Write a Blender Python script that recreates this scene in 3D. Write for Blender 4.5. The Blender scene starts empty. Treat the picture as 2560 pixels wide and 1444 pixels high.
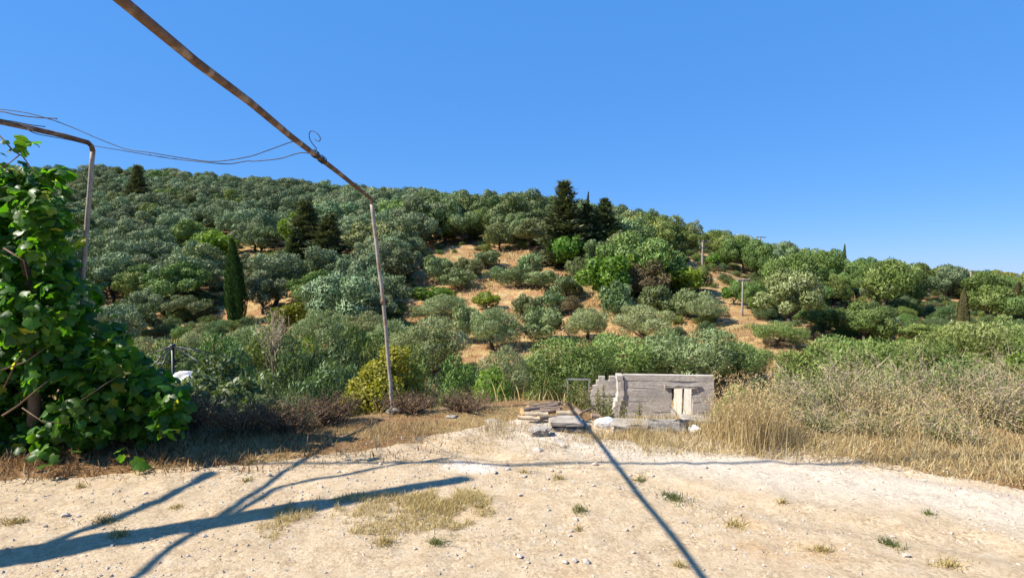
import bpy, math, random
import numpy as np
from mathutils import Vector, Matrix

rng = np.random.default_rng(7)
random.seed(7)
sc = bpy.context.scene
COL = sc.collection
F = 1500.0            # focal length in pixels of the 2560 wide photograph
EYE = 1.6             # camera height
HOR = 691.0           # row of the horizon in the photograph
R = math.radians

# ------------------------------------------------------------------ camera
cam_d = bpy.data.cameras.new('camera')
cam = bpy.data.objects.new('camera', cam_d); COL.objects.link(cam)
cam_d.sensor_width = 36.0
cam_d.lens = 36.0 * F / 2560.0
cam_d.clip_start = 0.05; cam_d.clip_end = 5000.0
cam.location = (0, 0, EYE)
cam.rotation_euler = (R(90) - math.atan((722 - HOR) / F), 0, 0)
sc.camera = cam

# ------------------------------------------------------------------ sky, sun, exposure
SUN_EL = 46.0
SUN_AZ = -90.0 - 14.0         # compass angle from +Y, clockwise: straight from the left, a touch behind the camera
w = bpy.data.worlds.new('World'); sc.world = w; w.use_nodes = True
nt = w.node_tree; nt.nodes.clear()
sky = nt.nodes.new('ShaderNodeTexSky'); sky.sky_type = 'NISHITA'; sky.sun_disc = False
sky.sun_elevation = R(SUN_EL); sky.sun_rotation = R(SUN_AZ)
sky.altitude = 1200; sky.air_density = 1.0; sky.dust_density = 0.05; sky.ozone_density = 4.0
hs = nt.nodes.new('ShaderNodeHueSaturation'); hs.inputs['Saturation'].default_value = 1.12
bg = nt.nodes.new('ShaderNodeBackground'); bg.inputs['Strength'].default_value = 0.092
wo = nt.nodes.new('ShaderNodeOutputWorld')
nt.links.new(sky.outputs[0], hs.inputs['Color']); mlt = nt.nodes.new('ShaderNodeMix'); mlt.data_type = 'RGBA'; mlt.inputs[0].default_value = .72; mlt.inputs[7].default_value = (.42, 1.85, 5.1, 1); nt.links.new(hs.outputs[0], mlt.inputs[6]); nt.links.new(mlt.outputs[2], bg.inputs[0]); nt.links.new(bg.outputs[0], wo.inputs[0])
sd = bpy.data.lights.new('sun', 'SUN'); sd.energy = 5.0; sd.angle = R(0.53); sd.color = (1.0, 0.93, 0.82)
sun = bpy.data.objects.new('sun', sd); COL.objects.link(sun)
SUNV = Vector((math.sin(R(SUN_AZ)) * math.cos(R(SUN_EL)), math.cos(R(SUN_AZ)) * math.cos(R(SUN_EL)), math.sin(R(SUN_EL))))
sun.rotation_euler = (-SUNV).to_track_quat('-Z', 'Y').to_euler()
sc.view_settings.view_transform = 'Standard'; sc.view_settings.look = 'None'
sc.view_settings.exposure = 1.0; sc.view_settings.gamma = 1.0
sc.render.engine = 'CYCLES'
sc.cycles.max_bounces = 5; sc.cycles.diffuse_bounces = 1; sc.cycles.glossy_bounces = 2
sc.cycles.transmission_bounces = 4; sc.cycles.transparent_max_bounces = 8

# ------------------------------------------------------------------ small helpers
def at(px, row, Y):
    """world point seen at pixel (px,row) of the photograph at distance Y (small pitch ignored)"""
    return Vector(((px - 1280) / F * Y, Y, EYE + (HOR - row) / F * Y))

def hash2(ix, iy, s):
    n = (ix * 374761393 + iy * 668265263 + s * 1442695041) & 0xffffffff
    n = ((n ^ (n >> 13)) * 1274126177) & 0xffffffff
    return ((n ^ (n >> 16)) & 0xffff) / 65535.0

def vnoise(x, y, s=0):
    x = np.asarray(x, float); y = np.asarray(y, float)
    ix = np.floor(x).astype(np.int64); iy = np.floor(y).astype(np.int64)
    fx = x - ix; fy = y - iy
    fx = fx * fx * (3 - 2 * fx); fy = fy * fy * (3 - 2 * fy)
    a = hash2(ix, iy, s); b = hash2(ix + 1, iy, s); c = hash2(ix, iy + 1, s); d = hash2(ix + 1, iy + 1, s)
    return (a * (1 - fx) + b * fx) * (1 - fy) + (c * (1 - fx) + d * fx) * fy

def fbm(x, y, s=0, o=4):
    t = 0; a = .5; f = 1
    for k in range(o):
        t = t + a * (vnoise(np.asarray(x) * f, np.asarray(y) * f, s + k) - .5); a *= .5; f *= 2.03
    return t

def smooth(t):
    t = np.clip(t, 0, 1); return t * t * (3 - 2 * t)

def unit(v):
    return v / np.maximum(np.linalg.norm(v, axis=-1, keepdims=True), 1e-9)

# ------------------------------------------------------------------ materials
def mat_new(name):
    m = bpy.data.materials.new(name); m.use_nodes = True
    n = m.node_tree; n.nodes.clear()
    out = n.nodes.new('ShaderNodeOutputMaterial')
    return m, n, out

ALB = .84
def ramp(n, fac, stops):
    r = n.nodes.new('ShaderNodeValToRGB')
    els = r.color_ramp.elements
    while len(els) < len(stops): els.new(0.5)
    k = 1.0 if all(c[0] == c[1] == c[2] for _, c in stops) or max(stops[-1][1]) > 1 else ALB
    for e, (p, c) in zip(els, stops): e.position = p; e.color = (c[0] * k, c[1] * k, c[2] * k, 1)
    n.links.new(fac, r.inputs[0]); return r.outputs[0]

def noise(n, scale, detail=4, rough=.6, coord='Object', dist=0.0):
    tc = n.nodes.new('ShaderNodeTexCoord'); t = n.nodes.new('ShaderNodeTexNoise')
    t.inputs['Scale'].default_value = scale; t.inputs['Detail'].default_value = detail
    t.inputs['Roughness'].default_value = rough; t.inputs['Distortion'].default_value = dist
    n.links.new(tc.outputs[coord], t.inputs['Vector']); return t.outputs['Fac']

def mixc(n, fac, a, b, mode='MIX'):
    m = n.nodes.new('ShaderNodeMix'); m.data_type = 'RGBA'; m.blend_type = mode
    if isinstance(fac, (int, float)): m.inputs[0].default_value = fac
    else: n.links.new(fac, m.inputs[0])
    for i, v in ((6, a), (7, b)):
        if isinstance(v, tuple): m.inputs[i].default_value = (*v, 1)
        else: n.links.new(v, m.inputs[i])
    return m.outputs[2]

def bump(n, h, strength, dist=.02):
    b = n.nodes.new('ShaderNodeBump'); b.inputs['Strength'].default_value = strength
    b.inputs['Distance'].default_value = dist; n.links.new(h, b.inputs['Height']); return b.outputs[0]

def mat_leaf(name, stops, transl=.3, rough=.55, spec=.3, rand_v=.25, tcol=(1.25, 1.3, .6), hue=.02):
    m, n, out = mat_new(name)
    at_ = n.nodes.new('ShaderNodeAttribute'); at_.attribute_name = 'tint'
    c = ramp(n, at_.outputs['Fac'], stops)
    oi = n.nodes.new('ShaderNodeObjectInfo')
    mr = n.nodes.new('ShaderNodeMapRange'); mr.inputs[3].default_value = 1 - rand_v; mr.inputs[4].default_value = 1 + rand_v
    n.links.new(oi.outputs['Random'], mr.inputs[0])
    h = n.nodes.new('ShaderNodeHueSaturation'); n.links.new(c, h.inputs['Color']); n.links.new(mr.outputs[0], h.inputs['Value'])
    if hue:
        ma = n.nodes.new('ShaderNodeMath'); ma.operation = 'MULTIPLY'; ma.inputs[1].default_value = 7.31
        fr = n.nodes.new('ShaderNodeMath'); fr.operation = 'FRACT'
        n.links.new(oi.outputs['Random'], ma.inputs[0]); n.links.new(ma.outputs[0], fr.inputs[0])
        m2 = n.nodes.new('ShaderNodeMapRange'); m2.inputs[3].default_value = .5 - hue; m2.inputs[4].default_value = .5 + hue
        n.links.new(fr.outputs[0], m2.inputs[0]); n.links.new(m2.outputs[0], h.inputs['Hue'])
    p = n.nodes.new('ShaderNodeBsdfPrincipled'); p.inputs['Roughness'].default_value = rough
    p.inputs['Specular IOR Level'].default_value = spec
    n.links.new(h.outputs[0], p.inputs['Base Color'])
    t = n.nodes.new('ShaderNodeBsdfTranslucent')
    n.links.new(mixc(n, 1.0, h.outputs[0], tcol, 'MULTIPLY'), t.inputs[0])
    mx = n.nodes.new('ShaderNodeMixShader'); mx.inputs[0].default_value = transl
    n.links.new(p.outputs[0], mx.inputs[1]); n.links.new(t.outputs[0], mx.inputs[2]); n.links.new(mx.outputs[0], out.inputs[0])
    return m

def mat_noise(name, stops, scale=4, detail=6, rough=.9, bstr=.4, bdist=.02, bscale=None, spec=.2, metal=0, coord='Object', nr=.65, second=None):
    m, n, out = mat_new(name)
    f = noise(n, scale, detail, nr, coord); c = ramp(n, f, stops)
    if second:
        f2 = noise(n, second[0], 5, .6, coord)
        c = mixc(n, ramp(n, f2, [(second[1], (0, 0, 0)), (second[2], (1, 1, 1))]), c, second[3])
    p = n.nodes.new('ShaderNodeBsdfPrincipled'); p.inputs['Roughness'].default_value = rough
    p.inputs['Specular IOR Level'].default_value = spec; p.inputs['Metallic'].default_value = metal
    n.links.new(c, p.inputs['Base Color'])
    if bstr: n.links.new(bump(n, noise(n, bscale or scale * 4, 8, .7, coord), bstr, bdist), p.inputs['Normal'])
    n.links.new(p.outputs[0], out.inputs[0]); return m

M = {}
M['olive'] = mat_leaf('olive_leaf', [(0, (.055, .080, .026)), (.45, (.175, .232, .080)), (.8, (.275, .335, .140)), (1, (.37, .42, .24))], .1, .6, .15, .26, hue=.03)
M['olive_grey'] = mat_leaf('olive_leaf_silver', [(0, (.055, .080, .036)), (.45, (.180, .242, .112)), (.8, (.29, .355, .18)), (1, (.40, .45, .27))], .08, .6, .15, .26, hue=.03)
M['olive_green'] = mat_leaf('olive_leaf_green', [(0, (.048, .082, .016)), (.45, (.150, .220, .048)), (.8, (.24, .305, .088)), (1, (.33, .38, .16))], .12, .6, .15, .24, hue=.03)
M['olive_near'] = mat_leaf('olive_leaf_near', [(0, (.10, .13, .045)), (.45, (.26, .315, .125)), (.8, (.36, .41, .20)), (1, (.46, .50, .31))], .2, .6, .15, .12)
M['olive_green_near'] = mat_leaf('olive_leaf_green_near', [(0, (.085, .13, .028)), (.45, (.225, .31, .078)), (.8, (.335, .41, .135)), (1, (.45, .48, .24))], .22, .6, .15, .12)
M['broad'] = mat_leaf('broad_leaf', [(0, (.06, .12, .014)), (.5, (.14, .25, .030)), (1, (.24, .36, .05))], .35, .5, .3, .2)
M['lime'] = mat_leaf('lime_leaf', [(0, (.11, .16, .015)), (.5, (.23, .32, .03)), (1, (.34, .42, .06))], .35, .5, .3, .15)
M['yellow'] = mat_leaf('yellow_leaf', [(0, (.10, .12, .012)), (.5, (.24, .25, .025)), (1, (.38, .34, .05))], .35, .5, .3, .15)
M['brown_leaf'] = mat_leaf('brown_leaf', [(0, (.09, .075, .035)), (.5, (.18, .15, .075)), (1, (.27, .22, .12))], .2, .7, .1, .2)
M['dark'] = mat_leaf('dark_shrub_leaf', [(0, (.04, .07, .022)), (.5, (.115, .175, .058)), (1, (.21, .265, .11))], .25, .5, .3, .25)
M['cypress'] = mat_leaf('cypress_leaf', [(0, (.016, .04, .008)), (.5, (.045, .095, .016)), (1, (.10, .17, .03))], .12, .6, .2, .1)
M['conifer'] = mat_leaf('conifer_leaf', [(0, (.05, .075, .036)), (.5, (.12, .15, .065)), (1, (.22, .23, .10))], .12, .6, .2, .12)
M['rust_cypress'] = mat_leaf('dry_cypress_leaf', [(0, (.06, .06, .025)), (.5, (.12, .115, .045)), (1, (.20, .16, .07))], .12, .6, .2, .1)
M['vine'] = mat_leaf('vine_leaf', [(0, (.018, .055, .007)), (.5, (.068, .17, .018)), (.85, (.14, .285, .028)), (1, (.44, .40, .05))], .52, .42, .35, .2, (1.9, 2.0, .4), .015)
M['creeper'] = mat_leaf('creeper_leaf', [(0, (.16, .19, .015)), (.5, (.36, .38, .04)), (1, (.52, .48, .08))], .35, .5, .3, .15)
M['weed'] = mat_leaf('weed_leaf', [(0, (.07, .10, .03)), (.5, (.17, .19, .065)), (1, (.34, .31, .12))], .3, .6, .2, .15)
M['straw'] = mat_leaf('straw', [(0, (.22, .12, .045)), (.4, (.42, .28, .11)), (.8, (.56, .42, .20)), (1, (.66, .55, .31))], .3, .6, .25, .05, (1.1, 1, .8), 0)
M['straw_green'] = mat_leaf('straw_with_green', [(0, (.16, .15, .045)), (.25, (.40, .31, .11)), (.65, (.60, .46, .18)), (1, (.72, .59, .30))], .3, .6, .25, .05, (1.1, 1, .8), 0)
M['scrub'] = mat_leaf('scrub_leaf', [(0, (.12, .155, .05)), (.45, (.29, .31, .12)), (.8, (.48, .43, .17)), (1, (.64, .55, .27))], .3, .65, .2, .12, (1.1, 1.05, .7), .01)
M['litter'] = mat_leaf('leaf_litter', [(0, (.12, .06, .025)), (.5, (.33, .19, .085)), (1, (.54, .37, .18))], .2, .7, .15, .1, (1.1, 1, .8), 0)
M['bark'] = mat_noise('olive_bark', [(.3, (.045, .035, .026)), (.6, (.12, .095, .07)), (.8, (.2, .165, .125))], 3, 6, .95, .8, .05, 12)
M['twig'] = mat_noise('dry_twig', [(.3, (.10, .062, .038)), (.6, (.22, .15, .095)), (.8, (.33, .25, .17))], 6, 4, .9, .3, .01, 40)
M['dead_wood'] = mat_noise('bleached_wood', [(.3, (.30, .22, .14)), (.6, (.54, .43, .29)), (.8, (.66, .56, .42))], 6, 4, .9, .4, .02, 30)
M['log_bark'] = mat_noise('log_bark', [(.3, (.19, .125, .085)), (.6, (.36, .26, .185)), (.8, (.50, .40, .30))], 9, 6, .9, .7, .02, 40)
M['log_end'] = mat_noise('cut_wood', [(.3, (.42, .25, .11)), (.6, (.58, .38, .19)), (.8, (.66, .47, .27))], 20, 5, .85, .3, .01)
M['stone'] = mat_noise('limestone', [(.3, (.29, .24, .18)), (.55, (.43, .37, .295)), (.8, (.54, .485, .41))], 9, 7, .9, .6, .01, 60)
M['pebble'] = mat_noise('pale_pebble', [(.3, (.38, .32, .255)), (.55, (.52, .455, .375)), (.8, (.63, .575, .50))], 14, 6, .9, .4, .005, 80)
M['white_stone'] = mat_noise('white_stone', [(.3, (.58, .55, .50)), (.6, (.74, .72, .68)), (.8, (.80, .79, .77))], 6, 6, .8, .6, .02, 25)
M['block'] = mat_noise('old_concrete_block', [(.3, (.24, .205, .165)), (.52, (.40, .36, .30)), (.75, (.53, .49, .43))], 7, 8, .95, .9, .02, 45, second=(3, .5, .66, (.2, .18, .15)))
M['black'] = mat_noise('black_metal', [(.3, (.012, .012, .014)), (.7, (.03, .03, .033))], 12, 4, .4, .1, .005, spec=.5)
M['grey_metal'] = mat_noise('grey_metal', [(.3, (.25, .25, .25)), (.7, (.42, .42, .41))], 10, 4, .55, .1, .005)
M['wire'] = mat_noise('wire_metal', [(.3, (.02, .02, .03)), (.7, (.06, .055, .06))], 20, 3, .5, 0, 0, metal=.6)
M['cable'] = mat_noise('cable_sheath', [(.3, (.015, .015, .016)), (.7, (.04, .04, .042))], 5, 3, .7, 0, 0)
M['pole_wood'] = mat_noise('pole_wood', [(.3, (.22, .19, .16)), (.6, (.36, .32, .27)), (.8, (.46, .42, .37))], 4, 5, .9, .4, .02, 25)
M['cloth'] = mat_noise('white_sheet', [(.3, (.62, .58, .52)), (.7, (.80, .78, .74))], 5, 4, .85, .5, .03, 8)
M['rust'] = mat_noise('rusty_pipe', [(.3, (.075, .042, .028)), (.5, (.155, .095, .06)), (.72, (.24, .165, .115))], 14, 8, .75, .5, .004, 70, second=(5, .52, .6, (.27, .20, .145)))
M['post_paint'] = mat_noise('worn_post', [(.3, (.27, .225, .17)), (.6, (.42, .37, .30)), (.8, (.48, .44, .37))], 18, 8, .6, .3, .003, 70, second=(4.5, .55, .63, (.24, .12, .065)))

def mat_ground():
    m, n, out = mat_new('hillside_earth')
    big = noise(n, .09, 6, .6); mid = noise(n, .55, 6, .65); fine = noise(n, 5, 8, .75)
    soil = ramp(n, fine, [(.3, (.23, .12, .052)), (.5, (.43, .245, .11)), (.72, (.58, .375, .19))])
    straw = ramp(n, fine, [(.3, (.38, .25, .095)), (.5, (.58, .415, .18)), (.72, (.70, .55, .29))])
    c = mixc(n, ramp(n, mid, [(.47, (0, 0, 0)), (.6, (1, 1, 1))]), soil, straw)
    green = ramp(n, fine, [(.35, (.10, .11, .035)), (.65, (.27, .25, .085))])
    c = mixc(n, ramp(n, big, [(.53, (0, 0, 0)), (.7, (.75, .75, .75))]), c, green)
    stony = ramp(n, noise(n, 1.7, 3, .5), [(.62, (0, 0, 0)), (.7, (.7, .7, .7))])
    c = mixc(n, stony, c, (.45, .40, .33))
    p = n.nodes.new('ShaderNodeBsdfPrincipled'); p.inputs['Roughness'].default_value = .95; p.inputs['Specular IOR Level'].default_value = .1
    n.links.new(c, p.inputs['Base Color'])
    n.links.new(bump(n, fine, .9, .25), p.inputs['Normal'])
    n.links.new(p.outputs[0], out.inputs[0]); return m

def mat_yard():
    m, n, out = mat_new('compacted_limestone_gravel')
    a = noise(n, .9, 6, .6); b = noise(n, 7, 8, .7); c0 = noise(n, 55, 6, .75)
    base = ramp(n, b, [(.28, (.44, .325, .195)), (.5, (.55, .425, .275)), (.72, (.62, .505, .355))])
    rust = ramp(n, a, [(.56, (0, 0, 0)), (.72, (.7, .7, .7))])
    c = mixc(n, rust, base, (.46, .30, .15))
    # the paler worn track that swings off on the right-hand side, by distance from its centre line
    tc = n.nodes.new('ShaderNodeTexCoord'); sp = n.nodes.new('ShaderNodeSeparateXYZ'); n.links.new(tc.outputs['Object'], sp.inputs[0])
    def math_(op, x, y):
        q = n.nodes.new('ShaderNodeMath'); q.operation = op
        for i, v in enumerate((x, y)):
            if isinstance(v, (int, float)): q.inputs[i].default_value = v
            else: n.links.new(v, q.inputs[i])
        return q.outputs[0]
    ln = math_('ADD', math_('MULTIPLY', sp.outputs[0], .62), sp.outputs[1])
    d = math_('ABSOLUTE', math_('SUBTRACT', math_('ADD', ln, math_('MULTIPLY', math_('SUBTRACT', a, .5), 1.2)), 6.35), 0)
    mr = n.nodes.new('ShaderNodeMapRange'); mr.interpolation_type = 'SMOOTHSTEP'
    mr.inputs[1].default_value = .25; mr.inputs[2].default_value = 1.0; mr.inputs[3].default_value = .85; mr.inputs[4].default_value = 0
    n.links.new(d, mr.inputs[0])
    c = mixc(n, mr.outputs[0], c, ramp(n, b, [(.3, (.60, .51, .395)), (.7, (.69, .605, .49))]))
    def spot(cx, cy, r0, r1, col, c):     # lime-white dust spilt on the ground
        dx = math_('MULTIPLY', math_('SUBTRACT', sp.outputs[0], cx), .6); dy = math_('SUBTRACT', sp.outputs[1], cy)
        q = math_('ADD', math_('ADD', math_('MULTIPLY', dx, dx), math_('MULTIPLY', dy, dy)), math_('MULTIPLY', math_('SUBTRACT', b, .5), .12))
        k = n.nodes.new('ShaderNodeMapRange'); k.interpolation_type = 'SMOOTHSTEP'; k.inputs[1].default_value = r0 * r0; k.inputs[2].default_value = r1 * r1; k.inputs[3].default_value = .9; k.inputs[4].default_value = 0
        n.links.new(q, k.inputs[0]); return mixc(n, k.outputs[0], c, col)
    c = spot(-.32, 5.02, .02, .2, (.60, .54, .46), c)
    vo = n.nodes.new('ShaderNodeTexVoronoi'); vo.inputs['Scale'].default_value = 38; n.links.new(tc.outputs['Object'], vo.inputs['Vector'])
    sv = n.nodes.new('ShaderNodeSeparateColor'); n.links.new(vo.outputs['Color'], sv.inputs[0])
    peb = ramp(n, sv.outputs[0], [(.0, (.74, .70, .66)), (.5, (.98, .98, .98)), (1, (1.2, 1.18, 1.15))])
    pm = ramp(n, noise(n, 2.6, 5, .7), [(.42, (.15, .15, .15)), (.62, (.9, .9, .9))])
    c = mixc(n, pm, c, mixc(n, 1.0, c, peb, 'MULTIPLY'))
    mott = ramp(n, noise(n, 16, 6, .75, dist=1.5), [(.3, (.80, .76, .70)), (.5, (1, 1, 1)), (.7, (1.1, 1.1, 1.1))])
    c = mixc(n, .85, c, mott, 'MULTIPLY')
    spk = ramp(n, c0, [(.32, (.62, .60, .58)), (.5, (1, 1, 1)), (.7, (1.14, 1.13, 1.1))])
    c = mixc(n, .8, c, spk, 'MULTIPLY')
    p = n.nodes.new('ShaderNodeBsdfPrincipled'); p.inputs['Roughness'].default_value = .95; p.inputs['Specular IOR Level'].default_value = .1
    n.links.new(c, p.inputs['Base Color'])
    n.links.new(bump(n, math_('ADD', c0, math_('MULTIPLY', math_('SUBTRACT', 1.0, vo.outputs['Distance']), math_('MULTIPLY', pm, .5))), .8, .014), p.inputs['Normal'])
    n.links.new(p.outputs[0], out.inputs[0]); return m

def mat_concrete():
    m, n, out = mat_new('board_marked_concrete')
    a = noise(n, 1.3, 7, .65, dist=.4); b = noise(n, 9, 8, .75)
    tc = n.nodes.new('ShaderNodeTexCoord'); mp = n.nodes.new('ShaderNodeMapping'); mp.inputs['Scale'].default_value = (1.2, 1.2, 22)
    t = n.nodes.new('ShaderNodeTexNoise'); t.inputs['Scale'].default_value = 1.5; t.inputs['Detail'].default_value = 6
    n.links.new(tc.outputs['Object'], mp.inputs[0]); n.links.new(mp.outputs[0], t.inputs['Vector'])
    c = ramp(n, b, [(.3, (.46, .40, .325)), (.5, (.58, .515, .43)), (.72, (.68, .615, .53))])
    c = mixc(n, ramp(n, t.outputs['Fac'], [(.36, (.25, .25, .25)), (.52, (0, 0, 0))]), c, (.30, .255, .21))
    c = mixc(n, ramp(n, a, [(.48, (0, 0, 0)), (.66, (.75, .75, .75))]), c, (.33, .30, .27))
    oi = n.nodes.new('ShaderNodeObjectInfo'); mr = n.nodes.new('ShaderNodeMapRange'); mr.inputs[3].default_value = .93; mr.inputs[4].default_value = 1.07
    n.links.new(oi.outputs['Random'], mr.inputs[0]); h = n.nodes.new('ShaderNodeHueSaturation')
    n.links.new(c, h.inputs['Color']); n.links.new(mr.outputs[0], h.inputs['Value'])
    p = n.nodes.new('ShaderNodeBsdfPrincipled'); p.inputs['Roughness'].default_value = .95; p.inputs['Specular IOR Level'].default_value = .1
    n.links.new(h.outputs[0], p.inputs['Base Color']); n.links.new(bump(n, b, .8, .03), p.inputs['Normal'])
    n.links.new(p.outputs[0], out.inputs[0]); return m
M['ground'] = mat_ground(); M['yard'] = mat_yard(); M['concrete'] = mat_concrete()

# ------------------------------------------------------------------ mesh helpers
class MB:
    """collects vertices / quads / triangles and a per-vertex tint"""
    def __init__(s): s.v = []; s.f3 = []; s.f4 = []; s.t = []; s.m3 = []; s.m4 = []; s.n = 0
    def add(s, V, F3=None, F4=None, tint=None, mat=0):
        V = np.asarray(V, float).reshape(-1, 3)
        if F3 is not None and len(F3): F3 = np.asarray(F3, np.int64).reshape(-1, 3); s.f3.append(F3 + s.n); s.m3.append(np.full(len(F3), mat))
        if F4 is not None and len(F4): F4 = np.asarray(F4, np.int64).reshape(-1, 4); s.f4.append(F4 + s.n); s.m4.append(np.full(len(F4), mat))
        s.t.append(np.zeros(len(V)) + .5 if tint is None else np.broadcast_to(tint, (len(V),)).astype(float))
        s.v.append(V); s.n += len(V); return s
    def mesh(s, name, mats, smooth_=False):
        me = bpy.data.meshes.new(name)
        V = np.concatenate(s.v) if s.v else np.zeros((0, 3))
        F3 = np.concatenate(s.f3) if s.f3 else np.zeros((0, 3), np.int64); F4 = np.concatenate(s.f4) if s.f4 else np.zeros((0, 4), np.int64)
        me.vertices.add(len(V)); me.vertices.foreach_set('co', V.ravel().astype(np.float32))
        nl = F3.size + F4.size; me.loops.add(nl)
        me.loops.foreach_set('vertex_index', np.concatenate([F3.ravel(), F4.ravel()]).astype(np.int32))
        npoly = len(F3) + len(F4); me.polygons.add(npoly)
        st = np.concatenate([np.arange(len(F3)) * 3, F3.size + np.arange(len(F4)) * 4]).astype(np.int32)
        me.polygons.foreach_set('loop_start', st)
        mi = np.concatenate(s.m3 + s.m4).astype(np.int32) if npoly else np.zeros(0, np.int32)
        if not isinstance(mats, (list, tuple)): mats = [mats]
        for m in mats: me.materials.append(m)
        me.polygons.foreach_set('material_index', mi)
        me.polygons.foreach_set('use_smooth', np.full(npoly, bool(smooth_)))
        a = me.attributes.new('tint', 'FLOAT', 'POINT'); a.data.foreach_set('value', np.concatenate(s.t).astype(np.float32) if s.v else np.zeros(0, np.float32))
        me.update(calc_edges=True); me.validate()
        return me

def tag(o, label=None, cat=None, group=None, kind=None):
    if label: o['label'] = label
    if cat: o['category'] = cat
    if group: o['group'] = group
    if kind: o['kind'] = kind
    return o
def link(name, me, parent=None, loc=None):
    o = bpy.data.objects.new(name, me); COL.objects.link(o)
    if parent is not None: o.parent = parent
    if loc is not None: o.location = loc
    return o
def empty(name, loc, label, cat, group=None, rz=0, scale=None):
    o = bpy.data.objects.new(name, None); COL.objects.link(o); o.location = loc; o.rotation_euler = (0, 0, rz)
    o.empty_display_size = .2
    if scale is not None: o.scale = scale
    return tag(o, label, cat, group)

def tube(mb, pts, rad, sides=8, tint=.5, mat=0, cap=True):
    P = np.asarray([tuple(p) for p in pts], float); n = len(P)
    rad = np.broadcast_to(np.asarray(rad, float), (n,))
    T = np.gradient(P, axis=0); T = unit(T)
    ref = np.array([0, 0, 1.]) if abs(T[0][2]) < .9 else np.array([1., 0, 0])
    Vs = []; U = unit(np.cross(T[0], ref))
    for i in range(n):
        U = unit(U - T[i] * np.dot(U, T[i])); W = np.cross(T[i], U)
        a = np.linspace(0, 2 * math.pi, sides, endpoint=False)
        Vs.append(P[i] + rad[i] * (np.cos(a)[:, None] * U + np.sin(a)[:, None] * W))
    V = np.concatenate(Vs); i = np.arange(n - 1)[:, None]; j = np.arange(sides)[None]; k = (j + 1) % sides
    F4 = np.stack([i * sides + j, i * sides + k, (i + 1) * sides + k, (i + 1) * sides + j], -1).reshape(-1, 4)
    F3 = None
    if cap:
        V = np.concatenate([V, P[:1], P[-1:]]); c0 = n * sides; c1 = c0 + 1; jj = np.arange(sides); kk = (jj + 1) % sides
        F3 = np.concatenate([np.stack([kk, jj, np.full(sides, c0)], -1), np.stack([(n - 1) * sides + jj, (n - 1) * sides + kk, np.full(sides, c1)], -1)])
    mb.add(V, F3, F4, tint, mat)

def bend(a, b, n=6, amp=.1, seed=0):
    """wobbly polyline from a to b"""
    r = np.random.default_rng(seed); a = np.array(a, float); b = np.array(b, float)
    t = np.linspace(0, 1, n)[:, None]; L = np.linalg.norm(b - a)
    off = r.normal(0, 1, (n, 3)) * amp * L; off[0] = 0; off[-1] = 0
    return a + (b - a) * t + off

def leaves(mb, C, D, N, L, W, tint, mat=0, fold=0.0):
    """one rhombic leaf face per row"""
    D = unit(D); S = unit(np.cross(D, N)); L = np.broadcast_to(L, (len(C),))[:, None]; W = np.broadcast_to(W, (len(C),))[:, None]
    mid = C + D * L * .5
    V = np.stack([C, mid + S * W * .5, C + D * L, mid - S * W * .5], 1).reshape(-1, 3)
    mb.add(V, None, np.arange(len(C) * 4).reshape(-1, 4), np.repeat(tint, 4), mat)

def rand_dir(r, n): return unit(r.normal(0, 1, (n, 3)))

def lump(r, sub=2, amp=.25, scale=(1, 1, 1), flat=0):
    """a rough stone: noisy icosphere"""
    import bmesh
    bm = bmesh.new(); bmesh.ops.create_icosphere(bm, subdivisions=sub, radius=1)
    V = np.array([v.co[:] for v in bm.verts]); Fc = np.array([[v.index for v in f.verts] for f in bm.faces]); bm.free()
    for k in range(5):       # chop with random planes: flat facets
        d = rand_dir(r, 1)[0]; lim = r.uniform(.55, .85); h = V @ d
        V = np.where((h > lim)[:, None], V - (h - lim)[:, None] * d * .9, V)
    V = V * (1 + amp * (r.random((len(V), 1)) - .5)) * np.array(scale)
    return V, Fc

def box_v(lo, hi, r=None, jit=0):
    V = np.array([[x, y, z] for x in (lo[0], hi[0]) for y in (lo[1], hi[1]) for z in (lo[2], hi[2])], float)
    if r is not None: V = V + r.uniform(-jit, jit, V.shape)
    F4 = [[0, 1, 3, 2], [4, 6, 7, 5], [0, 4, 5, 1], [2, 3, 7, 6], [0, 2, 6, 4], [1, 5, 7, 3]]
    return V, F4
def rot_z(V, a, c=(0, 0, 0)):
    c = np.array(c); q = V - c; ca, sa = math.cos(a), math.sin(a)
    return np.stack([q[:, 0] * ca - q[:, 1] * sa, q[:, 0] * sa + q[:, 1] * ca, q[:, 2]], -1) + c

def rough_box(sx, sy, sz, r, cuts=5, amp=.02):
    """box with subdivided, chipped faces, base at z=0"""
    import bmesh
    bm = bmesh.new(); bmesh.ops.create_cube(bm, size=1); bmesh.ops.subdivide_edges(bm, edges=bm.edges[:], cuts=cuts, use_grid_fill=True)
    V = np.array([v.co[:] for v in bm.verts]); Fc = [[v.index for v in f.verts] for f in bm.faces]; bm.free()
    q = np.abs(V) * 2; edge = (np.sort(q, 1)[:, 1] > .98)
    V = V * np.array([sx, sy, sz]); V += r.normal(0, 1, V.shape) * amp * min(sx, sy, sz) * (1 + 1.6 * edge[:, None])
    V[edge] *= (1 - r.random((edge.sum(), 1)) * .05)
    V[:, 2] += sz / 2
    return V, np.array(Fc)

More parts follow.
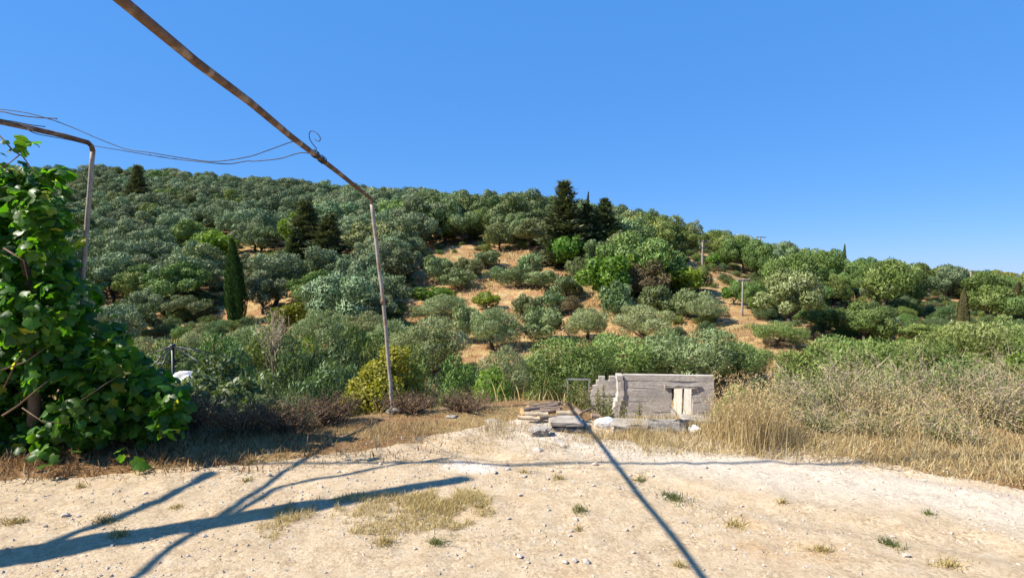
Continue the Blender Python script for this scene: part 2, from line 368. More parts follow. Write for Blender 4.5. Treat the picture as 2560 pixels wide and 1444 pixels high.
# ------------------------------------------------------------------ terrain
PXK = np.array([-900, 0, 400, 700, 1000, 1280, 1600, 1900, 2200, 2560, 3400], float)
YK = np.array([8, 12, 20, 28, 40, 50, 60, 70, 85, 105, 130, 160, 200, 260, 340, 600], float)
ZT = np.array([
 [-.8, -2.3, -4.2, -5.0, -5.2, -4.6, -3.4, -1.4, 2.5, 8.0, 14.5, 22.5, 33.5, 36, 20, 0],
 [-.8, -2.3, -4.2, -5.0, -5.2, -4.6, -3.4, -1.4, 2.5, 8.0, 14.5, 22.5, 33.0, 34, 20, 0],
 [-.8, -2.3, -4.2, -5.0, -5.2, -4.6, -3.4, -1.4, 2.5, 7.5, 13.8, 22.0, 33.2, 33, 18, 0],
 [-.8, -2.3, -4.2, -5.0, -5.1, -4.4, -2.8, -.8, 2.8, 8.0, 14.5, 22.3, 28.0, 24, 10, 0],
 [-.8, -2.2, -4.2, -5.0, -4.8, -3.6, -1.9, .3, 4.5, 9.8, 15.0, 19.8, 20.0, 15, 5, 0],
 [-.8, -2.2, -4.2, -5.0, -4.4, -3.4, -1.0, 2.0, 6.3, 10.4, 14.0, 15.0, 12.0, 6, 0, 0],
 [-.8, -2.2, -4.1, -4.7, -4.2, -2.6, -.4, 2.0, 4.7, 7.9, 10.2, 9.6, 7.0, 2, 0, 0],
 [-.8, -2.0, -3.8, -4.2, -3.2, -2.0, -1.0, .2, 1.7, 3.3, 4.4, 4.0, 2.0, 0, 0, 0],
 [-.8, -2.0, -3.6, -4.0, -3.3, -2.5, -1.9, -1.4, -.9, -.4, -.2, -.5, -1, -1, 0, 0],
 [-.8, -2.0, -3.4, -3.9, -3.5, -3.2, -3.0, -2.8, -2.7, -2.7, -2.7, -2.8, -3, -3, 0, 0],
 [-.8, -2.0, -3.4, -3.9, -3.5, -3.3, -3.2, -3.1, -3.1, -3.1, -3.1, -3, -3, -3, 0, 0]])
UG = np.linspace(-1.5, 1.5, 121); LG = np.linspace(math.log(8), math.log(600), 160)
def _grid():
    uk = (PXK - 1280) / F
    a = np.stack([np.interp(LG, np.log(YK), z) for z in ZT])           # (px, Y)
    b = np.stack([np.interp(UG, uk, a[:, j]) for j in range(a.shape[1])], 1)
    for ax, k in ((0, 9), (1, 7)):
        ker = np.hanning(k + 2)[1:-1]; ker /= ker.sum()
        pad = [(0, 0), (0, 0)]; pad[ax] = (k // 2, k // 2)
        bp = np.pad(b, pad, mode='edge'); b = np.apply_along_axis(lambda v: np.convolve(v, ker, 'valid'), ax, bp)
    return b
ZG = _grid()
YB_X = np.array([-12, -8, -4, -1.8, 0, 1.5, 2.6, 3.3, 3.9, 5.0, 7.5, 12]); YB_Y = np.array([4.3, 4.5, 4.72, 5.2, 6.75, 6.5, 5.6, 5.0, 4.5, 3.9, 2.6, 1.0])
SB_Y = np.array([4.3, 4.5, 4.72, 5.06, 5.25, 5.42, 5.25, 4.95, 4.5, 3.9, 2.6, 1.0])
def straw_edge(X): return np.interp(X, YB_X, SB_Y)
def yard_edge(X): return np.interp(X, YB_X, YB_Y)
TE_X = np.array([-12, -4, -2.5, -1.4, 0, .7, 1.15, 2.5, 3.2, 4.2, 7, 12]); TE_Y = np.array([6.4, 6.2, 6.1, 6.85, 7.5, 7.5, 6.45, 6.45, 6.9, 7.4, 8.5, 9.5])
def terr_edge(X): return np.interp(X, TE_X, TE_Y)
def ground_z(X, Y):
    X = np.asarray(X, float); Y = np.asarray(Y, float)
    Yc = np.clip(Y, 8, 599); u = np.clip(X / Yc, -1.49, 1.49)
    gi = (u - UG[0]) / (UG[1] - UG[0]); gj = (np.log(Yc) - LG[0]) / (LG[1] - LG[0])
    i = np.clip(gi.astype(int), 0, len(UG) - 2); j = np.clip(gj.astype(int), 0, len(LG) - 2); fi = gi - i; fj = gj - j
    z = (ZG[i, j] * (1 - fi) + ZG[i + 1, j] * fi) * (1 - fj) + (ZG[i, j + 1] * (1 - fi) + ZG[i + 1, j + 1] * fi) * fj
    amp = np.clip((Y - 9) / 25, 0, 1)
    z = z + amp * (fbm(X / 9, Y / 9, 11) * 1.1 + fbm(X / 2.3, Y / 2.3, 15, 3) * .35)
    # low terrace steps across the orchard
    st = np.clip((Y - 40) / 10, 0, 1) * np.clip((110 - Y) / 20, 0, 1)
    z = z + st * .28 * (np.abs(((z * .55 + fbm(X / 14, Y / 14, 3) * 1.4) % 1) - .5) * 2 - .5)
    near = -.05 * smooth((yard_edge(X) - Y) / .35 + .3) + .03 * smooth((Y - yard_edge(X)) / .5) + fbm(X / .5, Y / .5, 40, 3) * .03
    t = smooth((Y - terr_edge(X)) / 1.9)
    return near * (1 - t) + z * t
def gz(x, y): return float(ground_z(np.array([x]), np.array([y]))[0])

def axis(segs):
    o = []
    for a, b, s in segs: o.append(np.arange(a, b, s))
    return np.concatenate(o)
gx = axis([(-1500, -300, 150), (-300, -120, 12), (-120, -40, 2.5), (-40, -8, 1), (-8, 8, .25), (8, 40, 1), (40, 120, 2.5), (120, 300, 12), (300, 1501, 150)])
gy = axis([(-900, -60, 120), (-60, 0, 6), (0, 4, .5), (4, 12, .2), (12, 40, .6), (40, 110, 1), (110, 260, 3), (260, 600, 20), (600, 2001, 200)])
GX, GY = np.meshgrid(gx, gy); GZ = ground_z(GX.ravel(), GY.ravel())
def grid_mesh(GX, GY, GZ):
    ny, nx = GX.shape; i = np.arange(ny - 1)[:, None]; j = np.arange(nx - 1)[None]
    F4 = np.stack([i * nx + j, i * nx + j + 1, (i + 1) * nx + j + 1, (i + 1) * nx + j], -1).reshape(-1, 4)
    return np.stack([GX.ravel(), GY.ravel(), GZ], -1), F4
V, F4 = grid_mesh(GX, GY, GZ)
g = link('ground', MB().add(V, None, F4).mesh('ground', M['ground'], True)); tag(g, 'dry straw-coloured terraced hillside and valley ground', 'ground', kind='structure')

yx = axis([(-26, -7, 1), (-7, 7, .04), (7, 26.1, 1)]); yy = axis([(-22, 1.5, .8), (1.5, 7.2, .035)])
YX, YY = np.meshgrid(yx, yy)
def yard_z(X, Y):
    b = fbm(X / .9, Y / .9, 60, 3) * .035 + fbm(X / .16, Y / .16, 64, 3) * .034 * np.clip((6 - np.abs(X)) / 1, 0, 1)
    e = yard_edge(X) + fbm(X / .35, Y / .35, 70, 3) * .5
    ln = (.62 * X + Y + fbm(X / 2, Y / 2, 81, 2) * .5) / 1.177
    for c0 in (4.45, 5.75): b = b - .022 * np.exp(-((ln - c0) / .14) ** 2) + .008 * np.exp(-((np.abs(ln - c0) - .24) / .08) ** 2)
    return b + np.minimum(0, (e - Y)) * .35 * 1.0
V, F4 = grid_mesh(YX, YY, yard_z(YX.ravel(), YY.ravel()))
keep = (V[F4[:, 0], 1] < yard_edge(V[F4[:, 0], 0]) + .5)
g = link('gravel_yard', MB().add(V, None, F4[keep]).mesh('gravel_yard', M['yard'], True)); tag(g, 'pale compacted gravel yard with a worn white track', 'yard', kind='structure')
def surf(x, y):
    X = np.asarray(x, float); Y = np.asarray(y, float)
    a = ground_z(X, Y); b = np.where(Y < yard_edge(X) + .4, yard_z(X, Y), -99); return np.maximum(a, b)
def sz1(x, y): return float(surf(np.array([x]), np.array([y]))[0])

YS = np.concatenate([np.arange(16, 60, .25), np.arange(60, 260, .5)])
def hit(px, row, y0=24):
    """distance at which the view line through a pixel meets the hillside"""
    ys = YS[YS >= y0]; z = EYE + (HOR - row) / F * ys; gzv = ground_z((px - 1280) / F * ys, ys)
    k = np.where(z <= gzv)[0]
    return float(ys[k[0]]) if len(k) else None
def to_px(x, y, z): return 1280 + F * x / y, HOR - (z - EYE) * F / y

# ------------------------------------------------------------------ tree builders (each returns trunk mesh, crown mesh, natural width, natural height)
def lobe_crown(seed, Rx, H, base, nl, nleaf, L, W, up=.5, mat='olive', lobe_r=(.32, .5), ragged=.25, low=-.7, outw=.3):
    r = np.random.default_rng(seed); mb = MB()
    cz = base + (H - base) * .5; rz = (H - base) * .5
    z = low + (1 - low) * (np.arange(nl) + r.random(nl)) / nl; a = np.arange(nl) * 2.39996 + r.uniform(-.5, .5, nl)
    d = np.stack([np.sqrt(1 - z * z) * np.cos(a), np.sqrt(1 - z * z) * np.sin(a), z], -1)
    rad = r.uniform(*lobe_r, nl)
    q = (1 - rad[:, None] * .8) * r.uniform(.62, 1.18, (nl, 1)); d = unit(d + r.normal(0, .22, d.shape))
    cen = d * q * np.array([Rx, Rx, rz]) + np.array([0, 0, cz])
    cen[:, :2] += (cen[:, 2:] - cz) * r.uniform(-.28, .28, (1, 2)); cen[:, :2] *= r.uniform(.85, 1.15, (1, 2))
    cen = np.concatenate([cen, [[0, 0, cz]]]); rad = np.concatenate([rad, [.42]])
    LR = rad[:, None] * np.array([Rx, Rx, (rz + Rx) * .5])
    k = r.choice(len(cen), nleaf, p=rad ** 2 / (rad ** 2).sum())
    dd = rand_dir(r, nleaf)
    s = 1 - ragged * r.random(nleaf) ** 1.6 + .2 * (r.random(nleaf) ** 6)
    P = cen[k] + dd * LR[k] * s[:, None]
    inside = np.zeros(nleaf)
    for c, l in zip(cen, LR): inside += (np.sum(((P - c) / l) ** 2, 1) < .6)
    ok = ((inside < 1) | (r.random(nleaf) < .15)) & (P[:, 2] > .02); P = P[ok]; dd = dd[ok]; n = len(P)
    T = np.array([0, 0, up]) + r.normal(0, .5, (n, 3)); T = unit(T - dd * np.sum(T * dd, 1, keepdims=True))
    tuft = (r.random(n) < .5)[:, None]
    D = unit(T + np.where(tuft, np.array([0, 0, .7]), 0) + dd * np.where(tuft, r.uniform(.5, 1.6, (n, 1)), r.uniform(-.1, .3, (n, 1))))
    N = unit(dd + np.array([0, 0, .2]) + r.normal(0, .25, (n, 3)))
    tint = np.clip(.5 + r.normal(0, .2, n) + .45 * (r.random(len(cen))[k[ok]] - .5), 0, 1)
    leaves(mb, P - D * L * .4, D, N, L * r.uniform(.7, 1.3, n), W * r.uniform(.7, 1.3, n), tint)
    return mb, cen, LR

def trunk(seed, cen, base, r0=.16, lean=.12, forks=6, mat=0, mb=None):
    r = np.random.default_rng(seed + 99); mb = mb or MB()
    f = np.array([r.uniform(-lean, lean), r.uniform(-lean, lean), base * .75])
    P = bend((0, 0, -.35), f, 5, .05, seed); tube(mb, P, np.linspace(r0 * 1.35, r0 * .85, 5), 8, .5, mat)
    for c in cen[r.permutation(len(cen))[:forks]]:
        P = bend(f - np.array([0, 0, .05]), f + (c - f) * .92, 6, .06, seed + int(c[0] * 100) % 50)
        tube(mb, P, np.linspace(r0 * .6, r0 * .12, 6), 5, .5, mat)
    return mb

PROTO = {}
def make_olive(key, seed, mat, near, H=4.6, Rx=2.6, base=.45, nl=20, r0=.17):
    if near: mb, cen, LR = lobe_crown(seed, Rx, H, base, nl + 14, 24000, .24, .058, .45, ragged=.5, lobe_r=(.2, .36))
    else: mb, cen, LR = lobe_crown(seed, Rx, H, base, nl - 3 + seed % 4, 10500, .27, .095, .35, ragged=.3, lobe_r=(.17, .36), low=-.5)
    PROTO[key] = dict(crown=mb.mesh('olive_crown', M[mat], False), trunk=trunk(seed, cen, base + .9, r0).mesh('olive_trunk', M['bark'], True), w=2 * Rx * .98, h=H, mat=mat)
for k in range(7):
    make_olive(('far', k), 100 + k, 'olive_grey', False, 4.2 + .25 * k, 2.9 - .08 * k, .45 + .2 * (k % 3))
    make_olive(('mid', k), 120 + k, 'olive', False, 4.2 + .2 * k, 2.9 - .08 * k, .4 + .2 * (k % 4))
    make_olive(('right', k), 140 + k, 'olive_green', False, 3.9 + .2 * k, 3.0 - .07 * k, .2 + .15 * (k % 4))
for k in range(4):
    make_olive(('near', k), 160 + k, 'olive_near', True, 4.6 * (1, .85, 1.1, .95)[k])
    make_olive(('neargreen', k), 170 + k, 'olive_green_near', True, 4.6 * (1, 1.1, .85, .95)[k])
for k in range(3):
    mb, cen, LR = lobe_crown(300 + k, 1.5, 2.6, .0, 16, 6000, .24, .075, .6, ragged=.45, lobe_r=(.24, .42))
    PROTO[('young', k)] = dict(crown=mb.mesh('olive_crown', M['olive'], False), trunk=trunk(300 + k, cen, .5, .07).mesh('olive_trunk', M['bark'], True), w=2.95, h=2.6)
def make_broad(key, seed, mat, H=4, Rx=2.3, base=.4, n=5200, L=.30, W=.20, nl=14):
    mb, cen, LR = lobe_crown(seed, Rx, H, base, nl, n, L, W, .1, ragged=.4, lobe_r=(.22, .42))
    PROTO[key] = dict(crown=mb.mesh('leafy_crown', M[mat], False), trunk=trunk(seed, cen, base + .4, .11).mesh('leafy_trunk', M['bark'], True), w=2 * Rx * .98, h=H)
make_broad(('broad', 0), 400, 'broad'); make_broad(('broad', 1), 401, 'broad')
make_broad(('lime', 0), 402, 'lime'); make_broad(('yellow', 0), 403, 'yellow'); make_broad(('brown', 0), 404, 'brown_leaf', n=6000, L=.30, W=.08)
make_broad(('shrub', 0), 405, 'dark', 2.4, 1.5, .05, 11000, .13, .075, 24); make_broad(('shrub', 1), 406, 'dark', 2.4, 1.5, .05, 12000, .15, .05, 24)
make_broad(('shrub_green', 0), 407, 'broad', 2.4, 1.5, .05, 10000, .13, .075, 24)
make_broad(('shrub_olive', 0), 408, 'olive_green', 2.4, 1.5, .05, 12000, .17, .045, 24)

def make_cypress(key, seed, mat, H=8, Rx=.95, n=9000, blunt=.5):
    r = np.random.default_rng(seed); mb = MB()
    t = r.random(n) ** .85; a = r.uniform(0, 2 * math.pi, n)
    prof = np.where(t < .25, .62 + .38 * np.sin(t / .25 * math.pi / 2), (1 - ((t - .25) / .75) ** 2.1) * .98 + .012)
    flute = 1 + .15 * np.sin(a * 5 + 3 * t) + .14 * (vnoise(a * 2.2, t * 9, seed) - .5) * 2
    rad = Rx * prof * flute * (1 - .25 * r.random(n) ** 2)
    P = np.stack([rad * np.cos(a), rad * np.sin(a), .15 + t * (H - .35)], -1)
    out = np.stack([np.cos(a), np.sin(a), np.zeros(n)], -1)
    D = unit(out * .32 + np.array([0, 0, 1]) + r.normal(0, .16, (n, 3))); N = unit(out + r.normal(0, .4, (n, 3)))
    leaves(mb, P, D, N, .36 * r.uniform(.7, 1.3, n), .11 * r.uniform(.7, 1.3, n), np.clip(.5 + r.normal(0, .22, n), 0, 1))
    tb = MB(); tube(tb, bend((0, 0, -.3), (0, 0, H * .9), 7, .003, seed), np.linspace(.16, .02, 7), 7)
    PROTO[key] = dict(crown=mb.mesh('cypress_crown', M[mat], False), trunk=tb.mesh('cypress_trunk', M['bark'], True), w=Rx * 2.05, h=H)
make_cypress(('cypress', 0), 500, 'cypress'); make_cypress(('cypress', 1), 501, 'conifer', 8, .8, 5000); make_cypress(('dry_cypress', 0), 502, 'rust_cypress', 6, 1.0, 6000)

def make_conifer(key, seed, mat, H=10, Rx=2.2, nb=130, per=70, droop=.1, power=1.0):
    r = np.random.default_rng(seed); mb = MB(); tb = MB()
    tube(tb, bend((0, 0, -.3), (0, 0, H), 9, .003, seed), np.linspace(.22, .015, 9), 8)
    for b in range(nb):
        t = .06 + .93 * (b + r.random()) / nb; L = Rx * (max(0, 1 - t) ** power * r.uniform(.6, 1.15) + .03) * (1.0 if t > .2 else .75 + t)
        a = r.uniform(0, 2 * math.pi); el = .15 + .75 * t + r.normal(0, .12)
        d = np.array([math.cos(a) * math.cos(el), math.sin(a) * math.cos(el), math.sin(el)])
        o = np.array([0, 0, t * H]); n = max(14, int(per * (L / Rx) * 1.2))
        if L > .5: tube(tb, np.stack([o, o + d * L * .5, o + d * L * .9 - np.array([0, 0, droop * L])]), [.05, .03, .01], 4)
        s = r.random(n) ** .7; side = unit(np.cross(d, [0, 0, 1.]))
        P = o + d * (s * L)[:, None] - np.array([0, 0, 1.]) * (droop * s * s * L)[:, None] + side * (r.normal(0, .14, n) * L * (1.1 - s))[:, None] + r.normal(0, .09, (n, 3))
        D = unit(d * .8 + side * r.normal(0, .55, (n, 1)) + r.normal(0, .3, (n, 3)) + np.array([0, 0, .15])); N = unit(np.array([0, 0, 1.]) + r.normal(0, .7, (n, 3)))
        leaves(mb, P, D, N, .42 * r.uniform(.6, 1.3, n), .13 * r.uniform(.7, 1.3, n), np.clip(.5 + r.normal(0, .22, n), 0, 1))
    PROTO[key] = dict(crown=mb.mesh('conifer_crown', M[mat], False), trunk=tb.mesh('conifer_trunk', M['bark'], True), w=Rx * 1.95, h=H)
make_conifer(('conifer', 0), 520, 'conifer', 10, 2.3, 210, 95); make_conifer(('conifer', 1), 521, 'conifer', 9, 2.2, 190, 95, .16, .75)

for p in PROTO.values():
    v = np.zeros(len(p['crown'].vertices) * 3, np.float32); p['crown'].vertices.foreach_get('co', v); v = v.reshape(-1, 3)
    p['w'] = 2 * float(np.percentile(np.abs(v[:, :2]).ravel(), 98.5)); p['h'] = float(np.percentile(v[:, 2], 99.7))
TREES = []          # every placed tree: x, y, crown radius
def plant(name, key, px, top, base, wpx, label, cat='tree', group=None, Y=None, rz=None):
    p = PROTO[key]
    if Y is None: Y = hit(px, base)
    if Y is None: Y = 120.
    x = (px - 1280) / F * Y; z = gz(x, Y)
    h = max(.4, EYE + (HOR - top) / F * Y - z); wd = wpx / F * Y
    return put_tree(name, key, x, Y, z, wd / p['w'], h / p['h'], label, cat, group, rz)
def put_tree(name, key, x, y, z, sxy, szz, label, cat='tree', group=None, rz=None):
    p = PROTO[key]
    e = empty(name, (x, y, z - .05), label, cat, group, rng.uniform(0, 6.28) if rz is None else rz, (sxy * (q_ := rng.uniform(.88, 1.14)), sxy / q_, szz))
    e.rotation_euler = (rng.uniform(-.09, .09), rng.uniform(-.09, .09), e.rotation_euler[2])
    link('trunk', p['trunk'], e); link('crown', p['crown'], e)
    TREES.append((x, y, sxy * p['w'] / 2)); return e

# ---- trees one can tell apart, by pixel: px, top row, base row, width
ORCH = 'young olive trees spaced over the dry clearing'
k = 0
for (px, top, base, wd, lab) in [
 (1095, 642, 702, 62, 'small round olive at the upper left corner of the dry clearing'),
 (1170, 646, 694, 78, 'bushy young olive near the top of the clearing beside a smaller dark one'),
 (1145, 672, 722, 84, 'low wide olive just below the bushy pair on the clearing'),
 (1220, 628, 668, 58, 'dark little olive at the foot of the big olives above the clearing'),
 (1243, 668, 700, 52, 'tiny pale olive in the middle of the upper clearing'),
 (1290, 668, 716, 74, 'low spreading olive in the middle of the upper clearing'),
 (1322, 636, 692, 60, 'upright olive at the top middle of the clearing'),
 (1357, 678, 720, 84, 'wide flat olive on the right of the upper clearing'),
 (1448, 645, 704, 62, 'upright olive standing right below the tall conifers'),
 (1418, 690, 744, 68, 'rounded olive on the right edge of the clearing with a shadow beside it'),
 (1318, 738, 795, 76, 'taller half of the olive pair in the centre of the lower clearing'),
 (1375, 728, 782, 72, 'right half of the olive pair in the centre of the lower clearing'),
 (1360, 768, 850, 84, 'round-headed olive below the paired olives on the dry slope'),
 (1470, 772, 848, 92, 'full round olive standing alone right of the round-headed one'),
 (1100, 738, 802, 112, 'grey olive in front of the bright green bush left of the clearing'),
 (1165, 764, 850, 66, 'narrow dark olive between the grey olive and the lower clearing'),
 (1232, 772, 872, 112, 'dark drooping olive on the lower left of the clearing'),
 (1545, 704, 802, 84, 'tall drooping olive with bare stem below the bright leafy tree'),
 (1636, 716, 778, 72, 'rounded olive right of the dark gap beside the drooping olive'),
 (1722, 724, 792, 84, 'round olive left of the stony path on the right slope'),
 (1770, 742, 806, 92, 'greyish olive at the foot of the stony path'),
 (1612, 764, 856, 122, 'mop-headed olive leaning over its dark trunk in the orchard'),
]:
    plant('olive_tree', ('young' if wd < 90 else 'near', k % 3), px, top - 4, base + 3, wd * 1.16, lab, 'olive tree', ORCH); k += 1
# larger olives nearer by: px, top row, width, distance
NEAR = 'large olives along the valley bottom'
for (px, top, wd, Y, key, lab) in [
 (1085, 790, 200, 37, ('near', 0), 'large feathery olive right of the leaning pipe post, bare branches showing'),
 (985, 800, 150, 40, ('near', 1), 'pale olive directly behind the leaning pipe post'),
 (1268, 866, 150, 27, ('near', 2), 'small-crowned olive on a dark trunk left of the log pile'),
 (1420, 840, 210, 29, ('neargreen', 0), 'olive rising behind the low end of the ruin'),
 (1545, 835, 220, 31, ('neargreen', 1), 'olive rising behind the broken middle of the ruin'),
 (1735, 820, 230, 30, ('near', 3), 'widest silvery olive behind the right end of the ruin'),
 (1850, 850, 180, 31, ('neargreen', 2), 'dusky olive just right of the ruin'),
 (1945, 800, 150, 40, ('neargreen', 3), 'olive half hidden between the ruin olives and the grassy bank'),
 (2120, 835, 230, 27, ('neargreen', 0), 'bushy olive above the middle of the dry scrub bank'),
 (2290, 850, 170, 30, ('neargreen', 1), 'yellowish olive left of the big right-edge olives'),
 (2420, 800, 230, 29, ('neargreen', 2), 'big pale-topped olive above the right end of the scrub bank'),
 (2540, 790, 190, 32, ('neargreen', 3), 'pale-topped olive cut off by the right edge'),
 (910, 775, 120, 50, ('near', 2), 'small olive in front of the black-shaded grove left of the post'),
 (800, 775, 150, 46, ('near', 3), 'pale-leaved olive above the dark shrubs in the gully'),
 (625, 815, 150, 42, ('near', 1), 'low pale olive below the tall dark cypress'),
 (480, 828, 110, 38, ('near', 0), 'small pale olive behind the black parasol frame'),
 (380, 838, 150, 36, ('near', 2), 'pale low olive between the vine and the parasol frame'),
 (330, 752, 125, 55, ('mid', 0), 'round olive above the orange bank right of the vine'),
 (470, 735, 120, 62, ('mid', 1), 'grey olive over the orange bank, left of the cypress'),
 (755, 655, 170, 72, ('mid', 3), 'broad dense olive right of the cypress over deep shade'),
 (855, 675, 150, 70, ('mid', 4), 'broad dense olive with deep shade below, left of the post'),
]:
    plant('olive_tree', key, px, top, None, wd, lab, 'olive tree', NEAR, Y=Y)
RIGHT = 'green olives spread over the right slope'
for (px, top, base, wd, lab) in [
 (1872, 700, 770, 88, 'green olive right behind the pole with one crossarm'),
 (1905, 728, 792, 70, 'dark olive to the right of the pole with one crossarm'),
 (1995, 706, 790, 124, 'wide olive alone right of the crossarm pole'),
 (1950, 660, 732, 84, 'rounded olive above the wide lone olive on the right slope'),
 (2085, 700, 762, 84, 'olive shading bare earth below the grey pole'),
 (2060, 770, 832, 112, 'olive below the wide lone olive, right of the ruin'),
 (2145, 768, 836, 100, 'olive left of the orange bank with the short pole'),
 (2300, 808, 858, 120, 'low green olive right of the short pole'),
 (1745, 662, 730, 84, 'leafy olive left of the path just under the double-armed pole'),
]:
    plant('olive_tree', ('right', k % 5), px, top, base, wd, lab, 'olive tree', RIGHT); k += 1
for (px, top, base, wd, key, lab) in [
 (1075, 716, 770, 140, ('broad', 0), 'bright green spreading bush on the left edge of the clearing'),
 (1215, 728, 772, 64, ('lime', 0), 'round yellow-green bush behind the thin stake'),
 (1425, 736, 790, 62, ('brown', 0), 'brownish half-dry bush in the middle of the lower clearing'),
 (1520, 640, 762, 140, ('broad', 1), 'large bright green leafy tree right of the clearing'),
 (1612, 650, 760, 130, ('brown', 0), 'half-dry brownish tree beside the large bright green one'),
 (1565, 635, 745, 70, ('lime', 0), 'yellow-green leafy crown between the bright green and brownish trees'),
 (1700, 665, 740, 120, ('lime', 0), 'yellow-green tree left of the double-armed pole'),
 (1420, 590, 680, 100, ('broad', 0), 'dark green leafy tree at the foot of the tall conifer'),
 (1520, 565, 660, 90, ('broad', 1), 'light green leafy tree in front of the twin dark conifers'),
 (530, 575, 660, 110, ('lime', 0), 'lime green tree among grey olives above the cypress'),
 (735, 530, 640, 70, ('lime', 0), 'lime green crown beside the dark conifer group on the left hill'),
 (690, 625, 690, 90, ('yellow', 0), 'yellowing tree at the foot of the dark conifers on the left hill'),
 (725, 756, 830, 90, ('yellow', 0), 'small yellow-green tree right of the dead stalk'),
 (1805, 628, 672, 70, ('broad', 0), 'bright green tree right behind the double-armed pole'),
 (1835, 700, 762, 50, ('broad', 1), 'bright green tree left of the pole with one crossarm'),
 (2500, 675, 716, 60, ('yellow', 0), 'golden tree on the skyline near the right edge'),
]:
    plant('leafy_tree', key, px, top, base, wd, lab, 'tree', 'leafy trees among the olives')
for (px, top, base, wd, key, lab) in [
 (590, 596, 812, 48, ('cypress', 0), 'tall dark columnar cypress in front of the left hillside'),
 (1457, 480, 655, 16, ('cypress', 1), 'pencil-thin cypress between the tall conifer and the twin conifers'),
 (1690, 540, 600, 14, ('cypress', 1), 'small cypress on the skyline left of the double-armed pole'),
 (2107, 610, 672, 11, ('cypress', 1), 'slim cypress on the skyline of the right slope'),
 (2408, 718, 832, 26, ('dry_cypress', 0), 'brownish column cypress on the right slope'),
 (2541, 704, 806, 32, ('dry_cypress', 0), 'brownish column cypress at the right edge of the slope'),
]:
    plant('cypress_tree', key, px, top, base, wd, lab, 'cypress', 'cypresses on the slopes')
for (px, top, base, wd, key, lab) in [
 (1418, 456, 672, 135, ('conifer', 0), 'tallest conical conifer breaking the skyline in the middle'),
 (1475, 510, 668, 95, ('conifer', 1), 'left of the twin dark conifers right of the pencil cypress'),
 (1508, 498, 664, 105, ('conifer', 1), 'right of the twin dark conifers right of the pencil cypress'),
 (350, 415, 540, 66, ('conifer', 0), 'pointed conifer on the skyline of the left hill'),
 (775, 505, 680, 120, ('conifer', 1), 'ragged dark conifer on the left hill above the cypress'),
 (815, 535, 690, 110, ('conifer', 1), 'dark broken-topped conifer right of the ragged one'),
 (735, 570, 690, 70, ('conifer', 1), 'lower dark conifer left of the ragged one'),
]:
    plant('conifer_tree', key, px, top, base, wd, lab, 'conifer', 'dark conifers on the hill')

# ---- the closed olive canopy on the hill: 300 nearest as trees, the rest as one mass
def in_poly(px, row, poly):
    c = False; n = len(poly)
    for i in range(n):
        x1, y1 = poly[i]; x2, y2 = poly[(i + 1) % n]
        if (y1 > row) != (y2 > row) and px < (x2 - x1) * (row - y1) / (y2 - y1) + x1: c = not c
    return c
OPEN = [[(1010, 730), (1050, 650), (1120, 632), (1400, 628), (1480, 690), (1660, 810), (1660, 1100), (900, 1100), (1000, 830)],
        [(1650, 640), (1705, 630), (1790, 690), (1850, 740), (1900, 760), (1890, 800), (1780, 800), (1760, 740), (1700, 690)],
        [(380, 768), (430, 768), (430, 792), (380, 792)], [(340, 825), (530, 816), (530, 852), (340, 852)],
        [(555, 720), (660, 720), (650, 900), (555, 900)],
        [(2200, 790), (2260, 790), (2280, 850), (2200, 850)], [(2290, 735), (2345, 735), (2345, 765), (2290, 765)],
        [(2060, 762), (2140, 762), (2140, 790), (2060, 790)],
        [(1640, 870), (2700, 850), (2700, 1100), (1640, 1100)]]
KEEP = [(1756, 612), (1756, 640), (1756, 662), (1857, 705), (1857, 740), (1857, 780), (1899, 598), (1899, 612), (2112, 672), (2112, 695), (2236, 800), (2236, 830), (2236, 850), (2322, 710), (2322, 735), (2427, 680), (2408, 725), (2408, 770), (2541, 710), (2541, 760), (1690, 548), (1690, 570), (2107, 618), (2107, 640),
        (1685, 650), (1705, 665), (1735, 680), (1785, 700), (1800, 735), (1830, 768), (590, 640), (590, 700), (585, 760), (590, 795), (2320, 750), (2215, 805), (2105, 778), (400, 780), (380, 838), (430, 835), (480, 832), (1090, 635), (1165, 622), (1260, 640), (530, 585), (690, 640), (700, 632), (725, 770), (1805, 650), (1835, 730), (2500, 682), (735, 545)]
KEEP = np.array(KEEP, float)
def covers(px, row, y, h, r):
    """would a crown of height h and radius r standing there hide one of the kept sights that lies behind it"""
    top = row - h * F / y; rp = r * F / y * .8
    m = (np.abs(KEEP[:, 0] - px) < rp) & (KEEP[:, 1] > top + .12 * (row - top)) & (KEEP[:, 1] < row - 2)
    return bool(m.any())
GAP_ROW = 640
cand = []
sp = 4.75; row_i = 0
yv = 44.0
while yv < 235:
    s = sp * (1.0 if yv < 120 else 1.08)
    xs = np.arange(-1.02 * yv, 1.02 * yv, s)
    for x0 in xs:
        x = x0 + (row_i % 2) * s / 2 + rng.uniform(-.3, .3) * s; y = yv + rng.uniform(-.3, .3) * s
        cand.append((x, y))
    yv += s * .9; row_i += 1
cand = np.array(cand); cz = ground_z(cand[:, 0], cand[:, 1])
tx = np.array([(t[0], t[1], t[2]) for t in TREES])
chosen = []
for (x, y), z in zip(cand, cz):
    px, row = to_px(x, y, z)
    if any(in_poly(px, row, q) for q in OPEN): continue
    if px < 1010 and row > 900: continue
    d = np.hypot(tx[:, 0] - x, tx[:, 1] - y)
    if (d < tx[:, 2] * .7 + .9).any(): continue
    h = rng.uniform(3.4, 6.2)
    if 1040 < px < 1400 and y < 100: h *= 1.22
    if px > 1640:
        h *= .86
        if rng.random() < .08: continue
    if covers(px, row, y, h, h * .52): continue
    # hidden behind the ridge?
    ys = np.linspace(30, y - 3, 60); gl = ground_z(x / y * ys, ys) + 2.5
    if (gl > EYE + (z + h * 1.0 - EYE) * ys / y).any(): continue
    chosen.append((x, y, z, h, px, row))
chosen.sort(key=lambda c: c[1])
